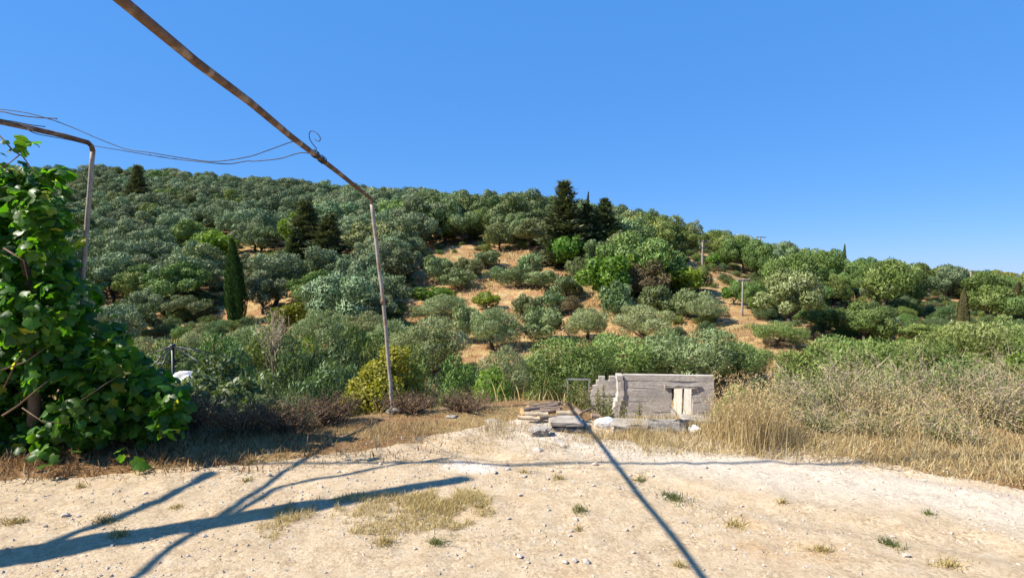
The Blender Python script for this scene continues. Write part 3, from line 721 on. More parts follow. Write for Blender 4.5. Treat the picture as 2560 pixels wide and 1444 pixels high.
def canopy_key(px, i):
    if rng.random() < .22: return (['far', 'mid', 'right'][int(rng.integers(0, 3))], i % 7)
    return ('far', i % 7) if px < 1050 else (('mid', i % 7) if px < 1600 else ('right', i % 7))
def canopy_label(kind, px, row):
    """a phrase for the spot of the grove a tree stands in, shared only by the few trees of that spot"""
    if kind == 'far':
        a = ['beside the vine post', 'uphill left of the cypress', 'straight uphill of the cypress', 'around the dark conifers', 'behind the leaning pipe post'][int(np.searchsorted([300, 550, 680, 880], px))]
        b = ['near the skyline', 'high up', 'halfway up', 'at the foot of the hill'][int(np.searchsorted([540, 620, 720], row))]
        return 'grove olive %s, %s' % (a, b), 'left hillside olives %s, %s' % (a, b)
    if kind == 'mid':
        a = ['left above the clearing', 'straight above the clearing', 'behind the tall conifer', 'right of the twin conifers'][int(np.searchsorted([1150, 1380, 1500], px))]
        b = ['in the back rows', 'in the front row'][int(row > 600)]
        return 'grove olive %s, %s' % (a, b), 'middle grove olives %s, %s' % (a, b)
    a = ['left of the double-armed pole', 'between the two crossarm poles', 'right of the single-arm pole', 'around the skyline cypress', 'toward the short stub-arm pole', 'near the brownish cypresses'][int(np.searchsorted([1755, 1860, 2030, 2170, 2330], px))]
    b = ['on the upper right slope', 'on the lower right slope'][int(row > 730)]
    return 'grove olive %s %s' % (a, b), 'right slope olives %s %s' % (a, b)
inview = [c for c in chosen if -60 < c[4] < 2620]
n_named = max(0, 300 - 52)
mass = []
for i, c in enumerate(chosen):
    x, y, z, h, px, row = c
    key = canopy_key(px, int(rng.integers(0, 7))); p = PROTO[key]
    sx = h / p['h'] * (rng.uniform(.95, 1.25) if px < 1640 else rng.uniform(.9, 1.15)); rz = rng.uniform(0, 6.28)
    if c in inview[:n_named]:
        lab, grp = canopy_label('far' if px < 1050 else ('mid' if px < 1600 else 'right'), px, row); put_tree('olive_tree', key, x, y, z, sx, h / p['h'], lab, 'olive tree', grp, rz)
    else: mass.append((x, y, z, sx, h / p['h'], rz, key))
# remaining trees of the hill: one mass made of instances of the same trees
keys = [(a, b) for a in ('far', 'mid', 'right') for b in range(7)] + [('shrub', 1), ('shrub_olive', 0), ('brown', 0)]
for kk, mm in ((('shrub', 1), 'dark'), (('shrub_olive', 0), 'olive_green'), (('brown', 0), 'brown_leaf')): PROTO[kk]['mat'] = mm
pc = bpy.data.collections.new('hillside_tree_kinds')
for q, kk in enumerate(keys):
    p = PROTO[kk]; ob = bpy.data.objects.new('tree_kind_%02d' % q, None)
    cm, tm = p['crown'], p['trunk']
    vc = np.zeros(len(cm.vertices) * 3, np.float32); cm.vertices.foreach_get('co', vc)
    mb = MB(); lv = np.zeros(len(cm.loops), np.int32); cm.loops.foreach_get('vertex_index', lv)
    tt = np.zeros(len(cm.vertices), np.float32); cm.attributes['tint'].data.foreach_get('value', tt)
    mb.add(vc.reshape(-1, 3), None, lv.reshape(-1, 4), tt, 0)
    if q < 21: tube(mb, bend((0, 0, -.4), (0, 0, 2.4), 5, .04, q), np.linspace(.22, .1, 5), 6, .5, 1)
    ob = bpy.data.objects.new('tree_kind_%02d' % q, mb.mesh('tree_kind', [M[p['mat']], M['bark']])); pc.objects.link(ob)
def mass_object(name, pts, label):
    me = bpy.data.meshes.new(name); me.from_pydata([(m[0], m[1], m[2] - .1) for m in pts], [], [])
    a = me.attributes.new('idx', 'INT', 'POINT'); a.data.foreach_set('value', [keys.index(m[6]) for m in pts])
    a = me.attributes.new('scl', 'FLOAT_VECTOR', 'POINT'); a.data.foreach_set('vector', np.array([[m[3], m[3], m[4]] for m in pts]).ravel())
    a = me.attributes.new('rot', 'FLOAT_VECTOR', 'POINT'); a.data.foreach_set('vector', np.array([[.12 * math.sin(m[0] * 7), .12 * math.sin(m[1] * 5), m[5]] for m in pts]).ravel())
    o = link(name, me); tag(o, label, 'trees', kind='stuff')
    ng = bpy.data.node_groups.new(name, 'GeometryNodeTree')
    ng.interface.new_socket('Geometry', in_out='INPUT', socket_type='NodeSocketGeometry'); ng.interface.new_socket('Geometry', in_out='OUTPUT', socket_type='NodeSocketGeometry')
    N = ng.nodes; L = ng.links
    gi = N.new('NodeGroupInput'); go = N.new('NodeGroupOutput'); mp = N.new('GeometryNodeMeshToPoints'); ip = N.new('GeometryNodeInstanceOnPoints')
    ci = N.new('GeometryNodeCollectionInfo'); ci.inputs[0].default_value = pc; ci.inputs[1].default_value = True; ci.inputs[2].default_value = True
    def na(nm, dt):
        q = N.new('GeometryNodeInputNamedAttribute'); q.data_type = dt; q.inputs[0].default_value = nm
        return [s for s in q.outputs if s.enabled][0]
    e2r = N.new('FunctionNodeEulerToRotation')
    L.new(gi.outputs[0], mp.inputs[0]); L.new(mp.outputs[0], ip.inputs['Points']); L.new(ci.outputs[0], ip.inputs['Instance'])
    ip.inputs['Pick Instance'].default_value = True
    L.new(na('idx', 'INT'), ip.inputs['Instance Index']); L.new(na('scl', 'FLOAT_VECTOR'), ip.inputs['Scale'])
    L.new(na('rot', 'FLOAT_VECTOR'), e2r.inputs[0]); L.new(e2r.outputs[0], ip.inputs['Rotation'])
    L.new(ip.outputs[0], go.inputs[0])
    md = o.modifiers.new('trees', 'NODES'); md.node_group = ng
    return o
mass_object('olive_grove', mass, 'closed canopy of farther olive trees running up to the skyline')
under = []
uy = 42 + 100 * rng.random(5200) ** .8; ux = rng.uniform(-.95, .95, 5200) * uy; uz = ground_z(ux, uy); un = vnoise(ux / 6, uy / 6, 55)
for x, y, z, nz in zip(ux, uy, uz, un):
    px, row = to_px(x, y, z)
    if nz < (.42 if px < 1000 else .3) or row > 900 or in_poly(px, row, OPEN[0]) or (in_poly(px, row, OPEN[1]) and rng.random() < .9): continue
    kk = keys[21 + int(rng.choice(3, p=[.45, .4, .15]))]; s_ = rng.uniform(.25, .75) * (.5 if kk[0] == 'brown' else 1)
    if covers(px, row, y, s_ * 1.8, s_ * 1.3): continue
    under.append((x, y, z, s_, s_ * rng.uniform(.5, .9), rng.uniform(0, 6.28), kk))
mass_object('undergrowth', under, 'low scrubby undergrowth between the olives of the slopes')
print('UNDER', len(under))
print('TREES named', len(TREES), 'mass', len(mass))

# ------------------------------------------------------------------ shrubs of the gully beyond the yard edge
SH = 'shrubs filling the gully beyond the yard'
for (px, top, wd, Y, key, lab) in [
 (600, 865, 190, 14, ('shrub', 0), 'dark shrub between the parasol frame and the dead stalk'),
 (725, 835, 180, 15.5, ('shrub', 1), 'greyish dark shrub right of the dead stalk'),
 (835, 815, 190, 17, ('shrub', 1), 'tallest grey-green shrub at the back of the gully'),
 (915, 850, 150, 18, ('shrub_olive', 0), 'pale narrow-leaved shrub behind the yellow-green creeper'),
 (650, 925, 210, 11, ('shrub', 0), 'broad dark shrub in the middle of the gully'),
 (780, 900, 190, 12, ('shrub', 1), 'dark shrub left of the yellow-green creeper mound'),
 (865, 905, 120, 12.5, ('shrub', 0), 'dark shrub tucked against the yellow-green creeper'),
 (525, 925, 150, 10.5, ('shrub_green', 0), 'green shrub right of the white sheet'),
 (560, 985, 190, 8.6, ('shrub', 0), 'low dark shrub in the shade right of the vine'),
 (720, 985, 180, 8.4, ('shrub', 1), 'low dark shrub in the shade at the front of the gully'),
 (895, 985, 130, 7.9, ('shrub', 0), 'small blackish shrub under the creeper mound by the post'),
 (1110, 965, 130, 10.5, ('shrub_green', 0), 'green shrub right of the leaning post'),
 (1225, 915, 150, 14, ('shrub_green', 0), 'bright green shrub below the small-crowned olive'),
 (1165, 985, 110, 9.2, ('shrub', 1), 'low grey shrub between the post and the log pile'),
 (1060, 995, 100, 8.6, ('shrub', 1), 'low dusky shrub close right of the post base'),
 (1370, 925, 110, 25, ('shrub_olive', 0), 'narrow-leaved shrub behind the log pile'),
 (1830, 960, 110, 17, ('shrub_green', 0), 'dark green shrub against the right wall of the ruin'),
 (1905, 940, 130, 15, ('shrub', 1), 'dusky shrub behind the tall dry grass'),
 (2000, 925, 150, 14, ('shrub_olive', 0), 'feathery shrub behind the dead fennel'),
 (2230, 905, 190, 14, ('shrub_olive', 0), 'feathery shrub behind the middle of the scrub bank'),
 (2400, 890, 180, 15, ('shrub_olive', 0), 'feathery shrub behind the yellow scrub'),
 (2530, 880, 180, 14, ('shrub_green', 0), 'green shrub behind the pale stump of post at the right'),
 (1850, 1000, 80, 13, ('shrub_green', 0), 'low green shrub at the foot of the right wall of the ruin'),
 (430, 845, 170, 26, ('shrub_olive', 0), 'pale shrub mass straight behind the parasol frame'),
 (560, 830, 180, 30, ('shrub_olive', 0), 'pale shrub left of the dead stalk at the back'),
 (700, 815, 170, 30, ('shrub_olive', 0), 'pale green shrub right behind the dead stalk'),
 (760, 850, 170, 22, ('shrub_green', 0), 'fresh green shrub in the middle of the gully'),
 (900, 815, 170, 28, ('shrub_olive', 0), 'pale shrub left of the post above the creeper'),
 (1000, 860, 150, 24, ('shrub_olive', 0), 'pale shrub just behind the post and creeper'),
 (1150, 890, 140, 24, ('shrub_olive', 0), 'pale shrub between the post and the small-crowned olive'),
 (1340, 885, 120, 30, ('shrub_olive', 0), 'pale shrub right of the dark olive trunk'),
 (1060, 940, 120, 13, ('shrub', 1), 'dusky shrub right of the creeper mound'),
 (480, 890, 150, 17, ('shrub', 0), 'dark shrub under the parasol ribs'),
 (1640, 850, 150, 33, ('shrub_olive', 0), 'pale shrub filling the gap between the ruin olives'),
 (2020, 860, 170, 26, ('shrub_olive', 0), 'green shrub between the dead fennel and the bushy olive'),
 (2350, 850, 190, 24, ('shrub_olive', 0), 'green shrub left of the big pale-topped olive'),
 (2230, 930, 200, 11, ('shrub_olive', 0), 'yellow-green shrub rising just behind the wispy grass'),
 (2430, 900, 190, 11, ('shrub_olive', 0), 'green shrub rising behind the right end of the bank'),
 (2680, 880, 240, 14, ('shrub_olive', 0), 'feathery shrub past the right end of the scrub bank'),
 (2850, 900, 260, 11, ('shrub_olive', 0), 'last feathery shrub of the right bank'),
 (2760, 790, 260, 28, ('shrub_olive', 0), 'tall pale shrub behind the last of the right bank'),
 (2070, 950, 170, 11, ('shrub_green', 0), 'green shrub rising behind the left end of the bank'),
]:
    plant('shrub', key, px, top, None, wd, lab, 'shrub', SH, Y=Y)
# small shrubs and weeds dotted over the dry clearing and the valley floor
n = 0
for i in range(400):
    if n >= 55: break
    x = rng.uniform(-24, 34); y = rng.uniform(30, 78); px, row = to_px(x, y, gz(x, y))
    if not (in_poly(px, row, OPEN[0]) or in_poly(px, row, OPEN[1]) or row > 850): continue
    if min(math.hypot(t[0] - x, t[1] - y) - t[2] * .8 for t in TREES) < .4: continue
    s_ = rng.uniform(.22, .55); key = [('shrub_green', 0), ('shrub_olive', 0), ('shrub', 1)][int(rng.integers(0, 3))]
    put_tree('small_shrub', key, x, y, gz(x, y), s_, s_ * rng.uniform(.6, .9), 'small low bush dotted over the dry orchard ground', 'bush', 'small bushes on the orchard ground'); n += 1

# ------------------------------------------------------------------ yellow-green creeper mound behind the post
def mound(name, lobes, nleaf, L, W, mat, label, cat, stem_n=10, up=.1, droop=0.0):
    """heap of leaves over a few overlapping lobes given as (px, row, distance, radius in metres)"""
    r = np.random.default_rng(len(name) * 7 + nleaf); cen = np.array([tuple(at(a, b, Y)) for a, b, Y, _ in lobes]); rad = np.array([l[3] for l in lobes])
    gx0, gy0 = cen[:, 0].mean(), cen[:, 1].mean(); org = np.array([gx0, gy0, sz1(gx0, gy0)])
    k = r.choice(len(cen), nleaf, p=rad ** 2 / (rad ** 2).sum()); dd = rand_dir(r, nleaf)
    P = cen[k] + dd * (rad[k] * (1 - .35 * r.random(nleaf) ** 2))[:, None] * np.array([1, 1, .9])
    ok = P[:, 2] > surf(P[:, 0], P[:, 1]) + .02; P = P[ok]; dd = dd[ok]; n = len(P)
    D = unit(np.array([0, 0, up - droop]) + r.normal(0, .6, (n, 3)) + dd * .25); N = unit(dd + np.array([0, 0, .4]) + r.normal(0, .4, (n, 3)))
    e = empty(name, org, label, cat)
    mb = MB(); leaves(mb, P - org, D, N, L * r.uniform(.6, 1.3, n), W * r.uniform(.6, 1.3, n), np.clip(.5 + r.normal(0, .24, n), 0, 1))
    link('foliage', mb.mesh('foliage', M[mat]), e)['kind'] = 'stuff'
    tb = MB()
    for c, rr in zip(cen, rad):
        b0 = np.array([c[0] * .6 + gx0 * .4, c[1] * .6 + gy0 * .4, 0]); b0[2] = sz1(b0[0], b0[1]) - .05
        tube(tb, bend(b0 - org, c - org, 6, .07, int(abs(c[0]) * 100)), np.linspace(.018, .006, 6), 5)
    link('stems', tb.mesh('stems', M['twig'], True), e)
    return e
mound('creeper_mound', [(985, 905, 8.3, .20), (945, 940, 8.2, .24), (1010, 950, 8.5, .26), (905, 975, 8.0, .20), (960, 985, 8.0, .26), (1030, 985, 8.4, .2), (880, 1005, 7.8, .16), (970, 880, 8.4, .1), (1000, 885, 8.5, .12), (930, 1000, 7.8, .2), (1000, 1010, 8.1, .2)],
      9000, .055, .034, 'creeper', 'yellow-green creeper mound behind the foot of the leaning post', 'creeper')
mound('green_creeper', [(540, 935, 9.5, .3), (500, 985, 8.5, .3), (455, 1010, 7.4, .26), (590, 1000, 8.2, .3), (520, 1050, 7.2, .22), (640, 1035, 7.6, .24)],
      4200, .085, .065, 'dark', 'dark leafy creeper spilling from the vine into the gully', 'creeper')

# ------------------------------------------------------------------ grape vine on the left
def vine_leaf_mesh(var):
    r = np.random.default_rng(900 + var); n = 21
    a = np.linspace(-math.pi * .93, math.pi * .93, n)
    rad = (.44 + .22 * np.abs(np.cos(a * 2.5)) + .08 * np.cos(a)) * (1 + r.uniform(-.06, .06, n)) * (1 + .06 * (np.arange(n) % 2)); rad[np.abs(a) > 2.5] *= .82
    x = rad * np.sin(a); y = rad * np.cos(a) + .28
    cup = r.uniform(.25, .6); z = -cup * (x * x + (y - .3) ** 2 * .6) + r.uniform(-.03, .03, n) - .1 * np.abs(x)
    V = [(0, .22, .03), (0, 0, 0)] + list(zip(x, y, z))
    F3 = [(0, 2 + i, 3 + i) for i in range(n - 1)] + [(0, n + 1, 1), (0, 1, 2)]
    mb = MB(); mb.add(np.array(V), np.array(F3)[:, ::-1], None, np.full(len(V), [.3, .5, .72, .5, .42, .97][var]))
    return mb
VL = [vine_leaf_mesh(v) for v in range(6)]
VLM = [v.mesh('vine_leaf', M['vine'], True) for v in VL]
VV = [v.v[0] for v in VL]; VF = [v.f3[0] for v in VL]
lob = []
for (px, row, rp) in [(30, 540, 95), (95, 520, 60), (140, 462, 34), (60, 470, 40), (-60, 520, 120), (60, 660, 110), (115, 610, 50), (135, 560, 34), (140, 690, 36), (100, 770, 100), (205, 745, 50), (-40, 720, 130),
                      (30, 880, 120), (230, 830, 62), (160, 900, 95), (280, 880, 52), (300, 945, 75), (-60, 950, 140), (90, 1010, 95), (220, 1010, 90), (370, 965, 52), (360, 1030, 66), (425, 1000, 40), (425, 1055, 40),
                      (40, 1085, 66), (150, 1095, 62), (270, 1085, 56), (-80, 1080, 100), (-180, 620, 160), (-200, 820, 170), (-200, 1020, 150), (340, 1080, 40)]:
    Y = 5.35 + rng.uniform(-.25, .3) + (.25 if px < 0 else 0); c = at(px, row, Y); lob.append((c.x, c.y, c.z, rp / F * Y))
for (px, row, rp) in [(15, 455, 48), (95, 450, 30), (45, 430, 26), (150, 432, 20)]:
    c = at(px, row, 5.2); lob.append((c.x, c.y, c.z, rp / F * 5.2))
lob = np.array(lob)
vroot = Vector((-4.35, 5.45, sz1(-4.35, 5.45)))
vine = empty('grape_vine', vroot, 'big leafy grape vine heaped against the left edge of the yard', 'vine')
nv = 8200; kk = rng.choice(len(lob), nv, p=lob[:, 3] ** 2 / (lob[:, 3] ** 2).sum()); dd = rand_dir(rng, nv); dd[:, 1] = np.where(rng.random(nv) < .3, -np.abs(dd[:, 1]), dd[:, 1])
P = lob[kk, :3] + dd * (lob[kk, 3] * (1 - .4 * rng.random(nv) ** 2))[:, None]
ok = P[:, 2] > surf(P[:, 0], P[:, 1]) + .03; P = P[ok]; dd = dd[ok]
hol = vnoise((1280 + F * P[:, 0] / P[:, 1]) / 75, (HOR - (P[:, 2] - EYE) * F / P[:, 1]) / 75, 77) > .30; hol |= (dd[:, 1] > -.15); P = P[hol]; dd = dd[hol]
bk = rng.random(len(P)) < .4; P = np.concatenate([P, P[bk] * np.array([1.1, 1.1, 1.0]) + np.array([0, 0, -.02])]); dd = np.concatenate([dd, dd[bk]]); gk = P[:, 2] > surf(P[:, 0], P[:, 1]) + .03; P = P[gk]; dd = dd[gk]
# individual leaves at hand-picked spots: the shoot hanging from the pipe at the top left, stray tips
extra = [(20, 352, 4.6), (48, 350, 4.6), (75, 358, 4.62), (100, 362, 4.62), (15, 385, 4.6), (35, 372, 4.6), (60, 366, 4.6), (5, 420, 4.7), (60, 425, 5.0), (75, 440, 5.0), (40, 425, 5.0), (88, 425, 5.0), (150, 425, 5.2), (165, 432, 5.2), (140, 440, 5.2), (178, 450, 5.2), (205, 596, 5.2), (212, 606, 5.2), (190, 590, 5.2),
         (60, 1150, 4.75), (95, 1165, 4.72), (110, 1135, 4.8), (300, 1140, 4.95), (330, 1150, 4.9), (350, 1158, 4.9), (285, 1130, 5.0), (40, 1120, 4.85), (80, 1110, 4.9), (130, 1140, 4.8)]
P = np.concatenate([P, [tuple(at(*e)) for e in extra]]); dd = np.concatenate([dd, unit(np.tile([.2, -.5, .8], (len(extra), 1)) + rng.normal(0, .4, (len(extra), 3)))])
n = len(P)
Nn = unit(dd * .6 + np.array([-.15, -.25, .5]) + rng.normal(0, .5, (n, 3)))
Dn = unit(np.array([0, 0, -.8]) + dd * .5 + rng.normal(0, .45, (n, 3))); Dn = unit(Dn - Nn * np.sum(Dn * Nn, 1, keepdims=True)); Sn = np.cross(Dn, Nn)
size = rng.uniform(.045, .105, n); var = rng.choice(6, n, p=[.26, .22, .2, .16, .13, .03]); var[(1280 + F * P[:, 0] / P[:, 1] > 150) & (P[:, 2] > .9) & (rng.random(n) < .35)] = 2  # some right-edge leaves get a lighter tint: backlit glow put into colour
px_ = 1280 + F * P[:, 0] / P[:, 1]
score = P[:, 1] + .5 * (dd[:, 1] > 0) + 9 * ((px_ < 0) | (px_ > 520)) - 3 * (np.arange(n) >= n - len(extra))
own = set(np.argsort(score)[:300].tolist()); mb = MB()
for i in range(n):
    if i in own:
        o = link('leaf', VLM[var[i]], vine)
        m3 = Matrix(((Sn[i][0], Dn[i][0], Nn[i][0], 0), (Sn[i][1], Dn[i][1], Nn[i][1], 0), (Sn[i][2], Dn[i][2], Nn[i][2], 0), (0, 0, 0, 1)))
        o.matrix_local = Matrix.Translation(Vector(P[i]) - vroot) @ m3 @ Matrix.Scale(size[i], 4)
    else:
        V = VV[var[i]] * size[i]; V = V[:, :1] * Sn[i] + V[:, 1:2] * Dn[i] + V[:, 2:] * Nn[i] + P[i] - np.array(vroot)
        mb.add(V, VF[var[i]], None, np.clip([.3, .5, .68, .5, .42, .97][var[i]] + rng.normal(0, .14), 0, 1))
link('foliage', mb.mesh('foliage', M['vine'], True), vine)['kind'] = 'stuff'
tb = MB(); tube(tb, [at(75, 1130, 5.4) - vroot, at(82, 1000, 5.35) - vroot, at(74, 880, 5.3) - vroot, at(80, 760, 5.35) - vroot, at(60, 640, 5.4) - vroot, at(40, 520, 5.4) - vroot], [.055, .05, .042, .036, .03, .02], 8)
link('stem', tb.mesh('vine_stem', M['twig'], True), vine)
for pts, r0 in [([(0, 335, 4.62), (40, 380, 4.65), (62, 392, 4.7), (85, 425, 4.9), (100, 440, 5.0), (120, 455, 5.1)], .006), ([(55, 388, 4.7), (30, 408, 4.8), (0, 425, 4.9)], .005), ([(0, 408, 4.8), (25, 425, 4.9), (70, 432, 5.1), (120, 440, 5.2)], .004),
                ([(0, 925, 4.95), (60, 905, 5.0), (110, 870, 5.05)], .008), ([(0, 1040, 4.9), (40, 1015, 4.9), (100, 965, 4.95), (120, 950, 5.0)], .009), ([(50, 1020, 4.85), (100, 1055, 4.85), (165, 1060, 4.9)], .005), ([(5, 970, 4.9), (40, 900, 4.95), (70, 860, 5.0)], .006), ([(200, 1000, 4.95), (260, 960, 5.0), (300, 935, 5.05)], .005), ([(10, 620, 5.0), (60, 650, 4.95), (70, 700, 5.0)], .007)]:
    tb = MB(); Q = np.array([tuple(at(*q) - vroot) for q in pts]); tube(tb, Q, np.linspace(r0, r0 * .6, len(Q)), 6); link('cane', tb.mesh('vine_cane', M['twig'], True), vine)

# ------------------------------------------------------------------ pipe frames
def pipe_curve(mb, pts, rad, wob=0.004, seed=1, sides=10, sub=8):
    P = np.array([tuple(p) for p in pts], float); out = []
    r = np.random.default_rng(seed)
    for a, b in zip(P[:-1], P[1:]):
        for t in np.linspace(0, 1, sub, endpoint=False): out.append(a + (b - a) * t)
    out.append(P[-1]); out = np.array(out); out[1:-1] += r.normal(0, wob, out[1:-1].shape)
    tube(mb, out, rad, sides)
pb = Vector((-1.353, 6.88, 0)); pb.z = sz1(pb.x, pb.y); ptop = Vector((-1.605, 6.88, 2.49)); fr = empty('pipe_frame', pb, 'long rusty pipe on a leaning post, running overhead across the yard', 'pipe frame')
mb = MB(); q1 = pb + (ptop - pb) * .52
pipe_curve(mb, [Vector((0, 0, -.25)), q1 - pb + Vector((.008, 0, 0)), ptop - pb - Vector((0, 0, .06))], .021, .0015, 3, 10, 10); link('post', mb.mesh('post', M['post_paint'], True), fr)
V, Fc = lump(rng, 2, .2, (.11, .1, .05)); link('footing', MB().add(V + np.array([0, 0, .01]), Fc).mesh('footing', M['block']), fr)
mb = MB(); tube(mb, [q1 - pb - Vector((0, 0, .03)), q1 - pb + Vector((0, 0, .03))], .025, 10); link('coupling', mb.mesh('coupling', M['rust'], True), fr)
def pipe_at(Y): return Vector((-1.605 + .069 * (6.88 - Y), Y, 2.49))
mb = MB(); c0 = ptop - pb
pts = [c0 + Vector((0, 0, -.07)), c0 + Vector((.001, -.015, -.025)), c0 + Vector((.004, -.05, -.004))] + [pipe_at(y) - pb + Vector((random.uniform(-.006, .006), 0, random.uniform(-.006, .006))) for y in (6.4, 5.8, 5.1, 4.6, 4.36, 3.8, 3.1, 2.5, 1.9, 1.2, .4, -.6, -1.8, -3.0)]
tube(mb, pts, .0192, 12); link('crossbar', mb.mesh('crossbar', M['rust'], True), fr)
mb = MB()
for y in (4.62, 4.55, 4.40, 4.36):
    p = pipe_at(y) - pb
    for k_ in range(2): tube(mb, [p + Vector((math.cos(a) * .0255, k_ * .006, math.sin(a) * .0255)) for a in np.linspace(0, 6.28, 13)], .0035, 5)
cl = [pipe_at(4.36) + Vector((.02, 0, .03)), pipe_at(4.3) + Vector((-.02, 0, .09)), pipe_at(4.28) + Vector((-.03, 0, .14)), pipe_at(4.25) + Vector((-.005, 0, .17)), pipe_at(4.22) + Vector((.05, 0, .15)), pipe_at(4.2) + Vector((.09, 0, .10)), pipe_at(4.2) + Vector((.085, 0, .07)), pipe_at(4.22) + Vector((.055, 0, .075)), pipe_at(4.25) + Vector((.03, 0, .1))]
def spline(pts, n=8):
    P = [Vector(p) for p in pts]; P = [P[0] * 2 - P[1]] + P + [P[-1] * 2 - P[-2]]; o = []
    for i in range(1, len(P) - 2):
        for t in np.linspace(0, 1, n, endpoint=False):
            a, b, c, d = P[i - 1], P[i], P[i + 1], P[i + 2]
            o.append(.5 * ((2 * b) + (c - a) * t + (2 * a - 5 * b + 4 * c - d) * t * t + (3 * b - a - 3 * c + d) * t ** 3))
    o.append(P[-2]); return o
c_ = cl[0]; tube(mb, [c_ + (p - c_) * .78 - pb for p in spline(cl)], .003, 6); link('wire_tie', mb.mesh('wire_tie', M['wire'], True), fr)
mb = MB(); bp = Vector((-1.0, -3.0, 0)); 
tube(mb, [pipe_at(-3.0) - pb, Vector((pipe_at(-3).x, -3.0, -.2)) - pb], .022, 10); link('post', mb.mesh('post', M['rust'], True), fr)

lb = Vector((-4.38, 6.0, 0)); lb.z = sz1(lb.x, lb.y); lt = at(237, 360, 5.9); f2 = empty('pipe_frame', lb, 'shorter rusty pipe frame rising out of the grape vine', 'pipe frame')
mb = MB(); pipe_curve(mb, [Vector((0, 0, -.2)), at(208, 690, 5.95) - lb, lt - lb - Vector((0, 0, .07))], .0225, .002, 5, 10, 10); link('post', mb.mesh('post', M['post_paint'], True), f2)
mb = MB(); e0 = at(0, 305, 5.1)
tube(mb, [lt - lb + Vector((0, 0, -.08)), lt - lb + Vector((-.004, -.012, -.03)), lt - lb + Vector((-.012, -.05, -.004)), (lt * .66 + e0 * .34) - lb + Vector((.004, 0, .006)), (lt * .33 + e0 * .67) - lb + Vector((-.003, 0, .006)), e0 - lb, Vector((-4.5, 4.7, 2.91)) - lb, Vector((-4.62, 4.2, 2.91)) - lb, Vector((-4.7, 3.0, 2.91)) - lb, Vector((-4.8, 1.5, 2.91)) - lb, Vector((-4.85, -2.5, 2.91)) - lb], .0235, 10)
link('crossbar', mb.mesh('crossbar', M['rust'], True), f2)
mb = MB(); tube(mb, [Vector((-4.85, -2.5, 2.91)) - lb, Vector((-4.85, -2.5, -.2)) - lb], .0225, 10); link('post', mb.mesh('post', M['rust'], True), f2)

# thin wires slung between the two frames
def wire(name, pts, rad, label, mat='wire', cat='wire', group=None):
    W = spline([at(*p) if len(p) == 3 and not isinstance(p, Vector) else p for p in pts], 8); org = W[0]
    mb = MB(); tube(mb, [p - org for p in W], rad, 6); o = link(name, mb.mesh(name, M[mat], True)); o.location = org; return tag(o, label, cat, group)
wire('wire', [(745, 352, 4.62), (715, 362, 4.62), (665, 380, 4.62), (620, 394, 4.62), (540, 405, 4.64), (470, 398, 4.66), (380, 383, 4.68), (320, 374, 4.72), (255, 350, 4.76), (185, 320, 4.8), (130, 300, 4.8), (70, 284, 4.8), (0, 275, 4.8), (-120, 265, 4.8), (-260, 258, 4.8)], .0036, 'upper of two thin wires slung from the long pipe over to the vine')
wire('wire', [(780, 385, 4.36), (750, 384, 4.38), (700, 398, 4.42), (640, 404, 4.46), (618, 404, 4.5), (570, 411, 4.55), (500, 405, 4.62), (435, 398, 4.68), (360, 386, 4.75), (300, 376, 5.4), (240, 366, 5.83), (180, 352, 5.6), (100, 337, 4.75), (70, 322, 4.66), (30, 308, 4.6), (-60, 296, 4.5)], .0036, 'lower of two thin wires slung from the long pipe, past the vine frame corner')
wire('wire', [(150, 299, 4.8), (100, 296, 4.75), (50, 290, 4.72), (20, 283, 4.7), (0, 280, 4.7), (-100, 262, 4.7)], .0045, 'short twiggy wire end above the vine at the left edge', 'twig')
wire('wire', [(120, 319, 4.75), (80, 314, 4.68), (40, 306, 4.6), (10, 301, 4.56), (-80, 280, 4.5)], .0036, 'short wire end lying just above the crossbar over the vine')

# overhead service cable and its two poles beside the yard (they throw the long level shadow)
def wood_pole(x, y, h, label, rad=.11):
    z = sz1(x, y); e = empty('cable_pole', (x, y, z), label, 'pole', 'poles of the cable over the yard')
    mb = MB(); tube(mb, bend((0, 0, -.5), (0, 0, h), 5, .002, 3), np.linspace(rad, rad * .7, 5), 10); link('shaft', mb.mesh('shaft', M['pole_wood'], True), e)
    mb = MB(); tube(mb, [(0, 0, h - .3), (0, .16, h - .25)], .02, 6); link('bracket', mb.mesh('bracket', M['grey_metal'], True), e)
wood_pole(-17, 3.57, 6.3, 'wooden cable pole standing beyond the vine'); wood_pole(15, 3.59, 6.0, 'wooden cable pole standing beyond the scrub bank')
wire('overhead_cable', [Vector((-17, 3.72, 6.05)), Vector((-10, 3.78, 5.75)), Vector((-4, 3.83, 5.6)), Vector((1, 3.85, 5.55)), Vector((8, 3.8, 5.6)), Vector((15, 3.74, 5.75))], .026, 'black cable crossing high over the yard', 'cable', 'cable')

# leaning bare tree just outside the view on the left: its shadow lies across the yard
SV = np.array(SUNV); 
def cast(px, row, z):
    """point at height z whose shadow falls on the yard at a pixel"""
    Y = EYE * F / (row - HOR); X = (px - 1280) / F * Y; t = z / SV[2]; return np.array([X + SV[0] * t, Y + SV[1] * t, z])
bt = np.array([-7.4, .9, 0]); bt[2] = sz1(bt[0], bt[1]); tr = empty('bare_tree', bt, 'leaning bare tree beside the vine, only its shadow lying on the yard', 'tree')
mb = MB()
A = np.array([bt - [0, 0, .3], cast(0, 1402, 2.5), cast(300, 1350, 2.9), cast(600, 1298, 3.3), cast(850, 1254, 3.8), cast(1060, 1216, 4.2), cast(1160, 1200, 4.5)])
tube(mb, [p - Vector(bt) for p in spline([Vector(a) for a in A], 6)], np.interp(np.linspace(0, 1, 37), [0, .5, .8, 1], [.14, .11, .085, .075]), 9); link('trunk', mb.mesh('trunk', M['bark'], True), tr)
